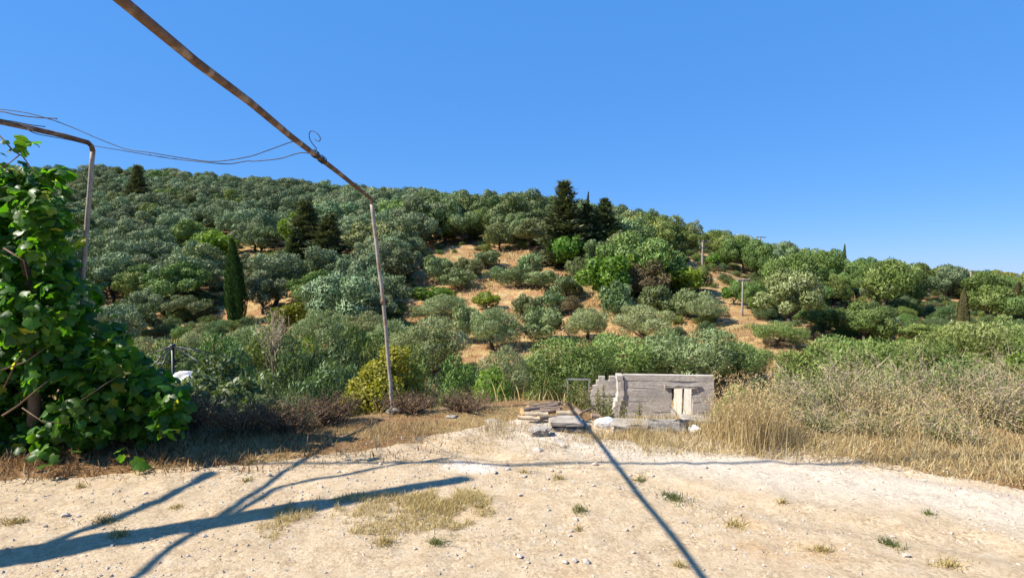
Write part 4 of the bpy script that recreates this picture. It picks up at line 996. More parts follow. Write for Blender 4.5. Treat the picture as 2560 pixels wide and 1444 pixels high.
for pts, r0, r1 in [([(40, 1392, 2.6), (180, 1340, 2.9), (290, 1300, 3.2), (420, 1240, 3.7), (520, 1185, 4.2)], .028, .05), ([(560, 1300, 3.3), (620, 1262, 3.5), (700, 1216, 3.9), (850, 1192, 4.2), (1000, 1163, 4.6), (1130, 1150, 4.9)], .03, .025)]:
    mb = MB(); Q = spline([Vector(cast(*p)) for p in pts], 5); tube(mb, [p - Vector(bt) for p in Q], np.linspace(r0, r1, len(Q)), 7); link('branch', mb.mesh('branch', M['bark'], True), tr)

# ------------------------------------------------------------------ ruin
rr = np.random.default_rng(31)
RA = at(1560, 1040, 20.2); RB = at(1787, 1040, 19.98); ang = math.atan2(RB.y - RA.y, RB.x - RA.x); Lw = math.hypot(RB.x - RA.x, RB.y - RA.y)
z0 = -4.35; ztop = at(1675, 938, 20.2).z
ruin = empty('ruined_hut', (RA.x, RA.y, z0), 'roofless board-marked concrete hut ruin below the yard edge', 'ruin', rz=ang)
NC = 15; ch = (ztop - z0) / NC
def pxl(px): return (px - 1560) / 227. * Lw
d0, d1 = pxl(1681), pxl(1734); zdoor = at(1700, 971, 20.1).z - z0
COURSE = {}
def course(l0, l1, y0, y1, za, zb, jit=.008):
    V, F4 = box_v((l0, y0, za), (l1, y1, zb)); n_ = max(2, int((l1 - l0) / .42))
    # split along the length so the arrises wander
    xs = np.linspace(l0, l1, n_ + 1); S = []
    for x in xs: S += [(x, y0, za), (x, y1, za), (x, y1, zb), (x, y0, zb)]
    S = np.array(S) + rr.uniform(-jit, jit, (len(S), 3)) * np.array([.3, 1, .6]); F4 = []
    for i in range(n_):
        a = i * 4; b = a + 4
        F4 += [[a, a + 1, b + 1, b], [a + 1, a + 2, b + 2, b + 1], [a + 2, a + 3, b + 3, b + 2], [a + 3, a, b, b + 3]]
    F4 += [[3, 2, 1, 0], [n_ * 4, n_ * 4 + 1, n_ * 4 + 2, n_ * 4 + 3]]
    return link('concrete_course', MB().add(S, None, F4).mesh('concrete_course', M['concrete']), ruin)
for k in range(NC):
    za, zb = k * ch, (k + 1) * ch - .003; f = (k + .5) / NC
    l0 = np.interp(f, [0, .45, .62, .7, .8, 1], [-.10, -.12, -.10, .02, .05, .0]) + rr.uniform(-.02, .02); off = rr.uniform(-.007, .007)
    if k == NC - 1: zb += .02
    if za + .03 < zdoor:
        course(l0, d0, off, .2 + off, za, min(zb, zdoor)); course(d1, Lw, off, .2 + off, za, min(zb, zdoor))
        if zb > zdoor + .02: course(l0, Lw, off, .2 + off, zdoor + .004, zb)
    else: course(l0, Lw, off, .2 + off, za, zb)
    # return wall stub at the broken end, right side wall, back wall
    course(l0 - .22, l0 - .02, -.05 + off, .5 + off + rr.uniform(-.05, .1), za, zb - (.0 if k < NC - 1 else .03))
DEP = 5.6
for k in range(0, NC, 1):
    za, zb = k * ch, (k + 1) * ch - .003; off = rr.uniform(-.012, .012)
    lk = min(DEP, ((EYE - (z0 + zb)) * F / 262. - 20.6)) + rr.uniform(-.1, .05)
    if lk < .3: continue
    o = course(.02, lk, -.1, .1, za, zb); o.matrix_local = Matrix.Translation((Lw - .1 + off, .2, 0)) @ Matrix.Rotation(math.pi / 2, 4, 'Z')
# lower, stepped wall piece set back on the left
for k in range(14):
    za, zb = k * ch, (k + 1) * ch - .003; off = rr.uniform(-.014, .014); f = k
    l0 = pxl(1415) if k < 9 else (pxl(1480) if k < 11 else (pxl(1488) if k < 12 else pxl(1498)))
    l1 = pxl(1556)
    if k == 13: course(l0 + .05, pxl(1518), .9 + off, 1.1 + off, za, zb - .03); course(pxl(1530), l1, .9 + off, 1.1 + off, za, zb - .02)
    else: course(l0 + rr.uniform(-.04, .04), l1, .9 + off, 1.1 + off, za, zb)
V, Fq = rough_box(d1 - d0 + .5, .24, .1, rr, 4, .04); V += np.array([(d0 + d1) / 2, .1, zdoor - .04]); V[:, 1] -= 0.0
mbx = MB().add(V + np.array([0, -.03, .045]), None, Fq); link('lintel', mbx.mesh('lintel', M['block']), ruin)
mb = MB(); tube(mb, [(d0 + .34, .12, .3), (d0 + .40, .06, zdoor - .02)], .03, 6); link('leaning_stick', mb.mesh('leaning_stick', M['twig'], True), ruin)
# window frame on the low wall
fx0, fx1 = pxl(1418), pxl(1476); zl = 9 * ch; zh = at(1445, 945, 21.6).z - z0
wf = link('window_frame', None, ruin)
for a, b in [((fx0, 1, zl), (fx0, 1, zh)), ((fx1, 1, zl), (fx1, 1, zh)), ((fx0 - .03, 1, zh), (fx1 + .03, 1, zh)), ((fx0, 1, zl + .03), (fx1, 1, zl + .03))]:
    lo = np.minimum(a, b) - .022; hi = np.maximum(a, b) + .022; V, F4 = box_v(lo, hi); o = link('frame_bar', MB().add(V, None, F4).mesh('frame_bar', M['grey_metal']), wf)
# hut floor
V, Fq = rough_box(Lw + 1.0, DEP - .6, .2, rr, 5, .03); V += np.array([Lw / 2 - .7, DEP / 2 + .45, .1]); link('floor_slab', MB().add(V, None, Fq).mesh('floor_slab', M['block']), ruin)

# ------------------------------------------------------------------ blocks, slabs and stones on the yard edge
def block(name, px, row, wpx, hpx, depth, mat, label, cat, rz=0, rx=0, ry=0, Y=None, amp=.03, cuts=5, rock=False, group=None, lift=0):
    Y = Y or EYE * F / (row - HOR); x = (px - 1280) / F * Y; sx = wpx / F * Y; sz_ = hpx / F * Y
    if rock: V, Fc = lump(rr, 3, .10, (sx / 2, depth / 2, sz_ / 2)); V[:, 2] += sz_ * .42; mb = MB().add(V, Fc)
    else: V, Fc = rough_box(sx, depth, sz_, rr, cuts, amp); mb = MB().add(V, None, Fc)
    o = link(name, mb.mesh(name, M[mat])); o.location = (x, Y, sz1(x, Y) - .035 + lift); o.rotation_euler = (rx, ry, rz); return tag(o, label, cat, group)
block('concrete_block', 1352, 1088, 46, 30, .16, 'block', 'broken grey concrete block at the left end of the rubble row', 'block', .15, .1, -.12)
block('concrete_block', 1412, 1072, 74, 24, .26, 'block', 'long grey concrete block under a weathered slab', 'block', -.05)
block('stone_slab', 1414, 1072, 84, 10, .3, 'stone', 'thin weathered slab lying on the long concrete block', 'slab', .03, .03, .03, lift=.115)
block('white_rock', 1514, 1068, 56, 36, .2, 'white_stone', 'bright white rock in front of the ruin', 'rock', rock=True)
block('stone_slab', 1572, 1072, 92, 22, .3, 'stone', 'pale stone slab between the white rock and the big grey slab', 'slab', .04, 0, .02)
block('stone_slab', 1664, 1080, 96, 36, .2, 'block', 'big grey tilted slab in front of the ruin door', 'slab', -.05, -.35, 0)
block('concrete_plank', 1756, 1062, 104, 10, .22, 'stone', 'flat pale concrete plank at the right end of the rubble row', 'plank', -.06, .05, .09, lift=.03)
block('white_block', 1736, 1082, 22, 26, .08, 'white_stone', 'small white block tipped over before the concrete plank', 'block', .4, .5, -.4)
block('rock', 1465, 1066, 30, 18, .14, 'stone', 'brownish rock at the foot of the white rock', 'rock', rock=True)
block('rock', 1392, 1100, 60, 10, .2, 'stone', 'flat half-buried stone before the long concrete block', 'rock', rock=True)
block('rock', 1620, 1064, 34, 20, .16, 'stone', 'pale rock wedged between the two slabs', 'rock', rock=True)
block('rock', 1700, 1064, 30, 18, .15, 'stone', 'pale rock behind the tipped white block', 'rock', rock=True)
block('rock', 1955, 1108, 70, 14, .18, 'stone', 'flat pale stone at the foot of the tall dry grass', 'rock', rock=True)
block('rock', 1750, 1112, 20, 6, .05, 'white_stone', 'small white chip of stone lying before the dry grass', 'rock', rock=True)
block('rock', 725, 1078, 34, 16, .1, 'stone', 'pale stone on the shaded slope left of the creeper', 'rock', rock=True)
block('rock', 700, 1058, 26, 14, .1, 'stone', 'pale stone just above the other on the shaded slope', 'rock', rock=True)
block('rock', 1230, 1055, 46, 16, .15, 'stone', 'pale stone half hidden in debris left of the log pile', 'rock', rock=True)
block('rock', 1130, 1050, 40, 16, .15, 'block', 'dull grey stone among weeds right of the post', 'rock', rock=True)

# loose stones of the yard
STN = []
for v in range(6):
    V, Fc = lump(rr, 1, .22, (1, rr.uniform(.6, .95), rr.uniform(.45, .7))); STN.append(MB().add(V, Fc).mesh('loose_stone', M['pebble']))
spots = [(1345, 1128, 22), (1408, 1120, 16), (1380, 1170, 14), (1235, 1185, 14), (1430, 1330, 12), (1425, 1342, 11), (1300, 1400, 15), (1320, 1412, 11), (1415, 1410, 20), (1440, 1408, 18), (1468, 1412, 22), (1585, 1388, 11), (2275, 1395, 18), (1840, 1382, 12), (670, 1190, 16), (155, 1295, 20), (105, 1320, 10), (1400, 1392, 10), (1310, 1195, 14), (1270, 1175, 15), (1490, 1165, 16), (1400, 1175, 12), (1370, 1200, 10)]
while len(spots) < 130:
    px = rng.uniform(-100, 2600); row = rng.uniform(1150, 1460)
    if rng.random() < .5: px = rng.normal(1500, 330); row = rng.uniform(1130, 1455)
    Y = EYE * F / (row - HOR); x = (px - 1280) / F * Y
    if Y > straw_edge(x) + .8: continue
    spots.append((px, row, rng.uniform(6, 12)))
for i, (px, row, s_) in enumerate(spots):
    Y = EYE * F / (row - HOR); x = (px - 1280) / F * Y; s_ = s_ / F * Y * .66
    o = link('loose_stone', STN[i % 6]); o.location = (x, Y, sz1(x, Y) + s_ * .22); o.scale = (s_, s_, s_); o.rotation_euler = (rng.uniform(-.3, .3), rng.uniform(-.3, .3), rng.uniform(0, 6.28))
    tag(o, 'loose pale limestone lying on the gravel yard', 'stone', 'loose stones on the gravel yard')
# gravel too fine to count
mb = MB(); SV_ = [lump(rr, 1, .25, (1, .8, .6)) for _ in range(5)]
import bmesh as _b
TET = np.array([[-.8, -.5, -.3], [.8, -.6, -.3], [.1, .9, -.3], [-.2, -.1, .55], [.35, .2, .45]]); TF = np.array([[0, 3, 2], [0, 1, 3], [1, 4, 3], [1, 2, 4], [2, 3, 4], [0, 2, 1]])
ng_ = 16000; gxp = rng.uniform(-5, 5.5, ng_); gyp = 1.6 + rng.random(ng_) ** .8 * 5.0
dens = vnoise(gxp / .8, gyp / .8, 5) + .25 * vnoise(gxp / .2, gyp / .2, 6); okk = (dens > .45) & (gyp < straw_edge(gxp) + .8); gxp = gxp[okk]; gyp = gyp[okk]; gzp = surf(gxp, gyp)
for x, y, z in zip(gxp, gyp, gzp):
    s_ = .004 + .012 * rng.random() ** 3; V = rot_z(TET * s_ * rng.uniform(.7, 1.3, (1, 3)), rng.uniform(0, 6.28)); mb.add(V + np.array([x, y, z + s_ * .2]), TF)
g = link('gravel', mb.mesh('gravel', M['pebble'])); tag(g, 'fine limestone gravel scattered over the yard', 'gravel', kind='stuff')

# ------------------------------------------------------------------ log pile
LOGS = 'cut logs heaped beside the ruin'
for i, (p0, p1, r0, lab) in enumerate([
 ((1305, 1022, 7.25), (1392, 1000, 7.6), 12, 'reddish log on the near left of the heap'), ((1320, 1008, 7.5), (1400, 990, 7.8), 10, 'log on top of the heap with a pale cut end'),
 ((1330, 1030, 7.2), (1398, 1018, 7.3), 9, 'lower log at the front of the heap'), ((1345, 1000, 7.7), (1384, 984, 7.9), 6, 'thin pole sticking up at the back of the heap'),
 ((1310, 1034, 7.1), (1370, 1035, 7.1), 10, 'grey log lying flat under the heap'), ((1350, 1016, 7.4), (1404, 1008, 7.5), 8, 'middle log of the heap'),
 ((1360, 996, 7.8), (1412, 1000, 7.8), 8, 'short log on the right shoulder of the heap'), ((1392, 1030, 7.1), (1448, 1032, 7.1), 11, 'pale stripped log right of the heap'),
 ((1440, 1020, 7.05), (1452, 1036, 7.0), 13, 'upright log stub with an orange cut face'), ((1446, 1030, 7.1), (1478, 1014, 7.3), 4, 'thin dark branch leaning on the stub'),
 ((1480, 1040, 6.95), (1498, 1042, 6.95), 9, 'short round log beside the white rock'), ((1346, 1050, 6.8), (1392, 1046, 6.9), 9, 'orange split log under the heap'),
 ((1296, 1046, 6.8), (1350, 1052, 6.75), 8, 'grey weathered log in front of the heap')]):
    p0 = (p0[0], 1040 - (1040 - p0[1]) * .62, p0[2] - .5); p1 = (p1[0], 1040 - (1040 - p1[1]) * .62, p1[2] - .5); a = at(*p0); b = at(*p1); rd = r0 / F * a.y * .72; mb = MB(); P = bend((0, 0, 0), b - a, 6, .012, i)
    tube(mb, P, np.linspace(rd, rd * .85, 6) * (1 + rr.uniform(-.08, .08, 6)), 10, .5, 0, cap=False)
    for e_, dr in ((P[0], P[0] - P[1]), (P[-1], P[-1] - P[-2])): pass
    o = empty('log', a, lab, 'log', LOGS); link('bark', mb.mesh('bark', M['dead_wood' if i in (4, 7, 12) else 'log_bark'], True), o)
    for e_, q, rad in ((P[0], P[1], rd), (P[-1], P[-2], rd * .85)):
        dr = unit(e_ - q); mb = MB(); tube(mb, [e_ - dr * .006, e_ + dr * .004], rad * .99, 10); link('cut_end', mb.mesh('cut_end', M['log_end']), o)

# ------------------------------------------------------------------ parasol frame, white sheet, dead stalks, posts
Yp = 16.; ap = at(430, 866, Yp); gp = gz(ap.x, Yp); par = empty('parasol_frame', (ap.x, Yp, gp), 'black skeleton of an old parasol standing in the gully', 'parasol'); o_ = Vector((ap.x, Yp, gp))
mb = MB(); tube(mb, [Vector((0, 0, -.2)), ap - o_], .04, 8); link('pole', mb.mesh('pole', M['black'], True), par)
mb = MB(); tube(mb, [ap - o_ + Vector((0, 0, -.05)), ap - o_ + Vector((0, 0, .06))], .07, 8); link('hub', mb.mesh('hub', M['black'], True), par)
for px, row, dy in [(528, 884, .3), (520, 888, -.3), (514, 920, -1.0), (470, 880, 1.1), (385, 880, 1.0), (345, 900, .2), (380, 915, -.9), (400, 918, -1.1)]:
    e_ = at(px, row, Yp + dy); mb = MB(); m_ = (ap + e_) / 2 + Vector((0, 0, .04)); tube(mb, [p - o_ for p in (ap, m_, e_)], [.016, .016, .012], 6); link('rib', mb.mesh('rib', M['black'], True), par)
for a, b in [((365, 910), (436, 905)), ((432, 905), (465, 900)), ((430, 905), (385, 888)), ((432, 905), (470, 886))]:
    mb = MB(); tube(mb, [at(*a, Yp + .05) - o_, at(*b, Yp + .05) - o_], .018, 6); link('strut', mb.mesh('strut', M['black'], True), par)
wire('washing_pole', [(380, 932, 15), (400, 931, 15), (420, 930.5, 15)], .025, 'pale thin rail in front of the parasol frame', 'grey_metal', 'rail')
a = at(462, 950, 11); V, Fc = lump(rr, 4, .06, (.26, .2, .17)); V *= (1 + .22 * (vnoise(V[:, 0] * 14, V[:, 2] * 14 + V[:, 1] * 9, 3) - .5))[:, None]
o = link('white_sheet', MB().add(V, Fc).mesh('white_sheet', M['cloth'], True)); o.location = a; tag(o, 'crumpled white sheet caught on the shrubs beside the vine', 'sheet')

def stalk_tree(px, top, base, Y, wpx, label, name='dead_stalk', flat=True, n=34, mat='dead_wood'):
    b = at(px, base, Y); b.z = min(b.z, sz1(b.x, Y)); t = at(px, top, Y); e = empty(name, b, label, 'dead plant'); H = t.z - b.z; wr = wpx / F * Y / 2
    mb = MB(); P = bend((0, 0, -.1), (0, 0, H * .8), 6, .012, int(px)); tube(mb, P, np.linspace(.022, .012, 6) * (Y / 12) ** .5, 6); link('stem', mb.mesh('stem', M[mat], True), e)
    mb = MB(); r = np.random.default_rng(int(px))
    for i in range(n):
        a_ = r.uniform(0, 6.28); t0 = r.uniform(.5, .8); L = wr * r.uniform(.5, 1.05); s0 = np.array([0, 0, H * t0]); s1 = np.array([math.cos(a_) * L, math.sin(a_) * L, H * (.86 + .14 * r.random() if flat else t0 + .25)])
        tube(mb, bend(s0, s1, 5, .05, i), [.009, .008, .006, .005, .003], 4)
        for j in range(4):
            s2 = s0 + (s1 - s0) * r.uniform(.5, 1); tube(mb, [s2, s2 + r.normal(0, .5, 3) * wr * .4], [.005, .002], 3)
    link('branches', mb.mesh('branches', M[mat], True), e); return e
stalk_tree(680, 768, 870, 15, 80, 'bleached dead stalk with a flat twiggy head in the gully')
stalk_tree(1986, 920, 1000, 10, 110, 'dead fennel with spreading tan branches above the scrub bank', flat=False, n=22)

def utility_pole(px, top, base, arms, label, wpx=6):
    Y = hit(px, base) or 100; x = (px - 1280) / F * Y; z = gz(x, Y); H = EYE + (HOR - top) / F * Y - z
    e = empty('utility_pole', (x, Y, z), label, 'pole', 'poles on the far slope'); mb = MB(); rd = wpx / F * Y / 2 * 1.05
    tube(mb, bend((0, 0, -.5), (0, 0, H), 5, .004, int(px)), np.linspace(rd, rd * .75, 5), 8); link('shaft', mb.mesh('shaft', M['pole_wood'], True), e)
    for (dz, half) in arms:
        V, F4 = box_v((-half, -.05, H - dz - .06), (half, .05, H - dz + .06)); o = link('crossarm', MB().add(rot_z(V + [0, -rd - .06, 0], .25), None, F4).mesh('crossarm', M['pole_wood']), e)
        for s in (-.85, 0, .85):
            mb = MB(); c = rot_z(np.array([[half * s, -rd - .06, H - dz + .06]]), .25)[0]; tube(mb, [c, c + [0, 0, .16]], [.05, .03], 6); link('insulator', mb.mesh('insulator', M['grey_metal'], True), o)
    return Vector((x, Y, z + H))
p1 = utility_pole(1756, 602, 674, [(.12, .75), (.95, .6)], 'wooden pole with two crossarms beside the path on the right slope')
p2 = utility_pole(1857, 698, 792, [(.1, .6)], 'wooden pole with one crossarm lower on the right slope')
p3 = utility_pole(1899, 592, 640, [(.1, .9)], 'distant pole with a crossarm on the skyline')
utility_pole(2112, 666, 724, [], 'plain grey pole on the right slope below the skyline cypress', 5)
utility_pole(2236, 794, 862, [(.25, .25)], 'short pole with a stub arm on the orange bank', 6)
utility_pole(2322, 704, 744, [], 'leaning brownish pole on a bare patch of the right slope', 6)
utility_pole(2427, 676, 706, [(.1, .4)], 'small pole near the skyline at the right', 4)
utility_pole(1656, 706, 748, [], 'thin grey stake below the yellow-green tree', 3.5)
utility_pole(1213, 730, 776, [], 'thin tan stake on the dry clearing', 2.6)
utility_pole(2380, 798, 830, [], 'short grey stake left of the brownish cypress', 4)
far_l = Vector((-62, 92, 10.5))
for i, dz in enumerate((.0, -.5)):
    a_, b_ = far_l + Vector((0, 0, dz)), p1 + Vector((-.5 + i, 0, -.1 + dz * 1.6)); W = [a_ + (b_ - a_) * t - Vector((0, 0, 2.6 * 4 * t * (1 - t))) for t in np.linspace(0, 1, 24)]
    mb = MB(); tube(mb, [p - a_ for p in W], .022, 5); o = link('power_line', mb.mesh('power_line', M['cable'], True)); o.location = a_
    tag(o, ['upper', 'lower'][i] + ' power line sagging across the hill to the double-armed pole', 'power line', 'power lines')
for (a_, b_, lab) in [(p1, p2, 'power line dropping from the double-armed pole to the one below'), (p1, p3, 'power line from the double-armed pole up to the skyline pole')]:
    W = [a_ + (b_ - a_) * t - Vector((0, 0, .8 * 4 * t * (1 - t))) for t in np.linspace(0, 1, 14)]; mb = MB(); tube(mb, [p - a_ for p in W], .02, 5); o = link('power_line', mb.mesh('power_line', M['cable'], True)); o.location = a_; tag(o, lab, 'power line', 'power lines')

Yf = 6.6; b = at(2512, 1112, Yf); b.z = sz1(b.x, Yf); mb = MB(); tube(mb, [(0, 0, -.1), (-.03, 0, .3), (-.06, 0, at(2500, 976, Yf).z - b.z)], [.035, .033, .028], 7)
o = link('fence_post', mb.mesh('fence_post', M['pole_wood'], True)); o.location = b; tag(o, 'pale weathered fence post in the scrub at the right edge', 'post')
wire('fence_wire', [(1790, 1014, 9.0), (1900, 1017, 8.2), (2050, 1016, 7.6), (2250, 1012, 7.0), (2506, 1008, 6.62), (2700, 1006, 6.4)], .0022, 'thin wire strung through the scrub from the ruin to the fence post', 'wire')

# ------------------------------------------------------------------ grasses and litter
def blades(mb, X, Y, H, W, lean, r, tint, zoff=-.01, curve=.5):
    n = len(X); Z = surf(X, Y) + zoff; a = r.uniform(0, 6.283, n); ln = np.abs(r.normal(0, lean, n)) + .05
    d = np.stack([np.cos(a) * np.sin(ln), np.sin(a) * np.sin(ln), np.cos(ln)], -1); hz = np.stack([np.cos(a), np.sin(a), -.25 * np.ones(n)], -1)
    b2 = r.uniform(0, 6.283, n); S = np.stack([np.cos(b2), np.sin(b2), np.zeros(n)], -1) * (W / 2)[:, None]
    P0 = np.stack([X, Y, Z], -1); P1 = P0 + d * (H * .55)[:, None]; P2 = P1 + (d * .45 + hz * curve * .4) * H[:, None]
    V = np.stack([P0 - S, P0 + S, P1 + S * .8, P1 - S * .8, P2], 1).reshape(-1, 3); i = np.arange(n)[:, None] * 5
    mb.add(V, i + np.array([[3, 2, 4]]), i + np.array([[0, 1, 2, 3]]), np.repeat(tint, 5))
def sample(n, x0, x1, y0, y1, dens):
    X = rng.uniform(x0, x1, n); Y = rng.uniform(y0, y1, n); ok = rng.random(n) < dens(X, Y); return X[ok], Y[ok]
def field(name, X, Y, h, wd, lean, mat, label, cat='grass', tm=.55, tv=.22, curve=.5):
    n = len(X); mb = MB(); blades(mb, X, Y, h[0] + (h[1] - h[0]) * rng.random(n) ** 1.6, wd * rng.uniform(.6, 1.3, n), lean, rng, np.clip(tm + rng.normal(0, tv, n), 0, 1), curve=curve)
    o = link(name, mb.mesh(name, M[mat])); return tag(o, label, cat, kind='stuff')
cl = lambda X, Y, s, lo=.35: np.clip((vnoise(X / s, Y / s, 21) + .5 * vnoise(X / (s * .4), Y / (s * .4), 22) - lo - .2) * 2.2, 0, 1)
# strip between yard and terrace edge
X, Y = sample(110000, -3.4, 5.5, 4.6, 8.0, lambda X, Y: np.clip((Y - straw_edge(X) + .25) / .55, 0, 1) * np.clip((terr_edge(X) + .5 - Y) / .6, 0, 1) * (.15 + .85 * cl(X, Y, .35)))
field('dry_grass', X, Y, (.02, .085), .005, 1.05, 'straw', 'short dry straw-coloured grass along the far edge of the yard', tm=.65)
X, Y = sample(230000, 1.2, 8.5, 2.6, 7.4, lambda X, Y: np.clip((Y - straw_edge(X) + .1) / .3, 0, 1) * np.clip((straw_edge(X) + 2.2 - Y) / 1.2, 0, 1))
field('flattened_grass', X, Y, (.04, .15), .006, 1.3, 'straw', 'flattened golden grass along the right verge of the yard', tm=.82)
X, Y = sample(80000, -6.5, -.6, 4.2, 6.8, lambda X, Y: np.clip((-1.5 - X) / .9, .04, 1) * np.clip((Y - straw_edge(X) + .2) / .4, 0, 1) * (.2 + .8 * cl(X, Y, .3)))
field('dry_litter', X, Y, (.03, .13), .010, 1.25, 'litter', 'reddish brown dry stalks and litter at the foot of the vine', 'litter', .55, .25)
X, Y = sample(16000, -5, 6, 1.8, 5.6, lambda X, Y: np.clip((straw_edge(X) + .3 - Y) / .3, 0, 1) * np.clip((vnoise(X / .7, Y / .7, 91) - .45) * 3, 0, 1) * (.25 + .75 * np.clip((Y - 3.2) / 2, 0, 1)))
field('stray_stalks', X, Y, (.015, .06), .0035, 1.5, 'straw', 'stray dry stalks scattered over the gravel yard', 'litter', .5, .25)
# grass patches on the yard
def patch(px, row, wpx, dpx, n, h, mat, label, name='grass_tuft', cat='grass tuft', kind=None, group=None, lean=.95, wd=.004):
    Y0 = EYE * F / (row - HOR); x0 = (px - 1280) / F * Y0; a_ = wpx / F * Y0 / 2; b_ = (EYE * F / (row - dpx / 2 - HOR) - EYE * F / (row + dpx / 2 - HOR)) / 2
    rr_ = np.sqrt(rng.random(n)) if kind == 'stuff' else np.abs(rng.normal(0, .5, n)); th = rng.uniform(0, 6.283, n); X = x0 + a_ * rr_ * np.cos(th); Y = Y0 + b_ * rr_ * np.sin(th)
    ok = (vnoise(X / .16, Y / .16, 33) + .5 * vnoise(X / .045, Y / .045, 34) + .35 * (1 - rr_) > .72) | (kind != 'stuff'); X = X[ok]; Y = Y[ok]; n = len(X); mb = MB()
    blades(mb, X, Y, h * rng.uniform(.3, 1.25, n), np.full(n, wd), lean, rng, np.clip((.72 if kind == 'stuff' else .5) + rng.normal(0, .24, n) + .3 * (vnoise(X / .3, Y / .3, 8) - .5), 0, 1)); 
    if kind != 'stuff':
        b0 = np.array([x0, Y0, sz1(x0, Y0)]); e = empty(name, b0, label, cat, group); t2 = MB(); t2.add(mb.v[0] - b0, mb.f3[0], mb.f4[0], mb.t[0]); link('blades', t2.mesh('blades', M[mat]), e)['kind'] = 'stuff'; return e
    o = link(name, mb.mesh(name, M[mat])); return tag(o, label, cat, group, kind)
patch(960, 1285, 560, 105, 15000, .055, 'straw_green', 'large patch of yellowed grass in the middle of the yard', 'grass_patch', 'grass', 'stuff')
patch(1120, 1255, 220, 60, 5000, .06, 'straw_green', 'right end of the yellowed grass patch near the fork of the shadow', 'grass_patch', 'grass', 'stuff')
patch(690, 1330, 120, 60, 1600, .045, 'straw_green', 'thin grey-green grass at the left end of the yard patch', 'grass_patch', 'grass', 'stuff')
TG = 'weed tufts on the yard'
for (px, row, wd_, dp, n, lab) in [(1685, 1250, 90, 46, 500, 'long dark green weed tuft right of the pipe shadow'), (1450, 1282, 50, 36, 260, 'green weed tuft left of the pipe shadow'), (1448, 1326, 18, 14, 70, 'tiny weed tuft below the green one left of the pipe shadow'),
        (1840, 1318, 90, 36, 300, 'flat olive weed tuft in the middle of the right yard'), (1600, 1202, 40, 22, 200, 'small weed tuft above the long dark green one'), (1310, 1185, 40, 16, 160, 'small weed near the white patch of the yard'), (1400, 1200, 60, 14, 160, 'low weed left of the pipe shadow near the verge'),
        (2230, 1365, 70, 40, 260, 'yellowed tuft toward the right corner of the yard'), (2060, 1384, 90, 26, 220, 'thin brown tuft low in the right yard'), (2380, 1415, 120, 30, 300, 'sparse tuft at the lower right corner'), (960, 1360, 80, 40, 420, 'straw tuft below the yellowed patch'), (1090, 1362, 90, 26, 260, 'greyish weed tuft right of the straw tuft'),
        (30, 1312, 90, 26, 300, 'low tuft at the left edge of the yard'), (290, 1344, 50, 24, 220, 'ochre tuft left of the thick shadow'), (255, 1310, 110, 36, 300, 'grey-green weed on the upper branch shadow'), (435, 1273, 40, 14, 120, 'tiny grey weed on the left yard'), (612, 1205, 30, 14, 120, 'tiny straw tuft by the left verge'), (195, 1218, 40, 14, 120, 'tiny tuft under the vine edge'), (1960, 1262, 50, 14, 120, 'little weed on the white track'), (1700, 1420, 40, 18, 100, 'small weed at the bottom of the yard'), (2330, 1290, 50, 12, 80, 'faint weed on the pale track')]:
    patch(px, row, wd_, dp, n, .05, 'weed' if n % 3 == 2 else 'straw_green', lab, 'weed_tuft', 'weed', None, TG, wd=.006)
patch(1370, 1375, 150, 90, 500, .02, 'litter', 'rusty brown stain of dry litter on the yard', 'dry_litter', 'litter', 'stuff', lean=1.3)

# tall dry grass clump right of the ruin, dry stalks on the bank
def tall_clump(px, row, wpx, n, h, label, mat='straw', Y=None, dy=.35, lean=.16, name='tall_dry_grass', wd=.006, heads=True):
    Y0 = Y or EYE * F / (row - HOR); x0 = (px - 1280) / F * Y0; b_ = np.array([x0, Y0, sz1(x0, Y0)]); X = x0 + rng.normal(0, wpx / F * Y0 / 4.2, n); Yy = Y0 + rng.normal(0, dy, n); mb = MB()
    H = h * rng.uniform(.45, 1, n); blades(mb, X, Yy, H, np.full(n, wd), lean, rng, np.clip(.74 + rng.normal(0, .18, n), 0, 1), -.02, .3)
    V = mb.v[0].reshape(-1, 5, 3); tips = V[:, 4]; tb = MB()
    tb.add(mb.v[0] - b_, mb.f3[0], mb.f4[0], mb.t[0])
    e = empty(name, b_, label, 'grass'); link('blades', tb.mesh('blades', M[mat]), e)['kind'] = 'stuff'
    if heads:
        hb = MB(); rep = 5; C = np.repeat(tips, rep, 0) + rng.normal(0, .018, (n * rep, 3)); leaves(hb, C - b_, unit(np.array([.2, 0, .8]) + rng.normal(0, .5, C.shape)), rand_dir(rng, len(C)),   .026, .007, np.clip(.75 + rng.normal(0, .15, len(C)), 0, 1)); link('seed_heads', hb.mesh('seed_heads', M[mat]), e)['kind'] = 'stuff'
    return e
tall_clump(1872, 1112, 105, 520, .68, 'tall golden dry grass clump just right of the ruin', dy=.2, lean=.2, wd=.0045)
tall_clump(1935, 1100, 120, 300, .42, 'thinner dry grass right of the tall golden clump', dy=.25)
tall_clump(1815, 1090, 60, 220, .35, 'short dry grass at the corner of the ruin', dy=.2)
for i, (px, row, wd_, n, h, lab) in enumerate([(1240, 1075, 160, 420, .16, 'short dry grass tuft left of the log pile'), (1560, 1090, 110, 420, .15, 'dry grass tuft before the pale slab'), (1600, 1085, 60, 240, .2, 'russet dry grass tuft between the slabs'), (1640, 1098, 90, 300, .16, 'dry grass tuft before the big grey slab'), (1770, 1085, 70, 260, .16, 'dry grass tuft before the concrete plank'), (1490, 1092, 90, 260, .13, 'dry grass tuft below the white rock'), (1050, 1085, 150, 420, .14, 'dry grass right of the leaning post'), (950, 1092, 120, 360, .13, 'dry grass left of the leaning post')]):
    tall_clump(px, row, wd_, n, h, lab, dy=.16, lean=.5, heads=False, name='dry_grass_tuft', wd=.005)
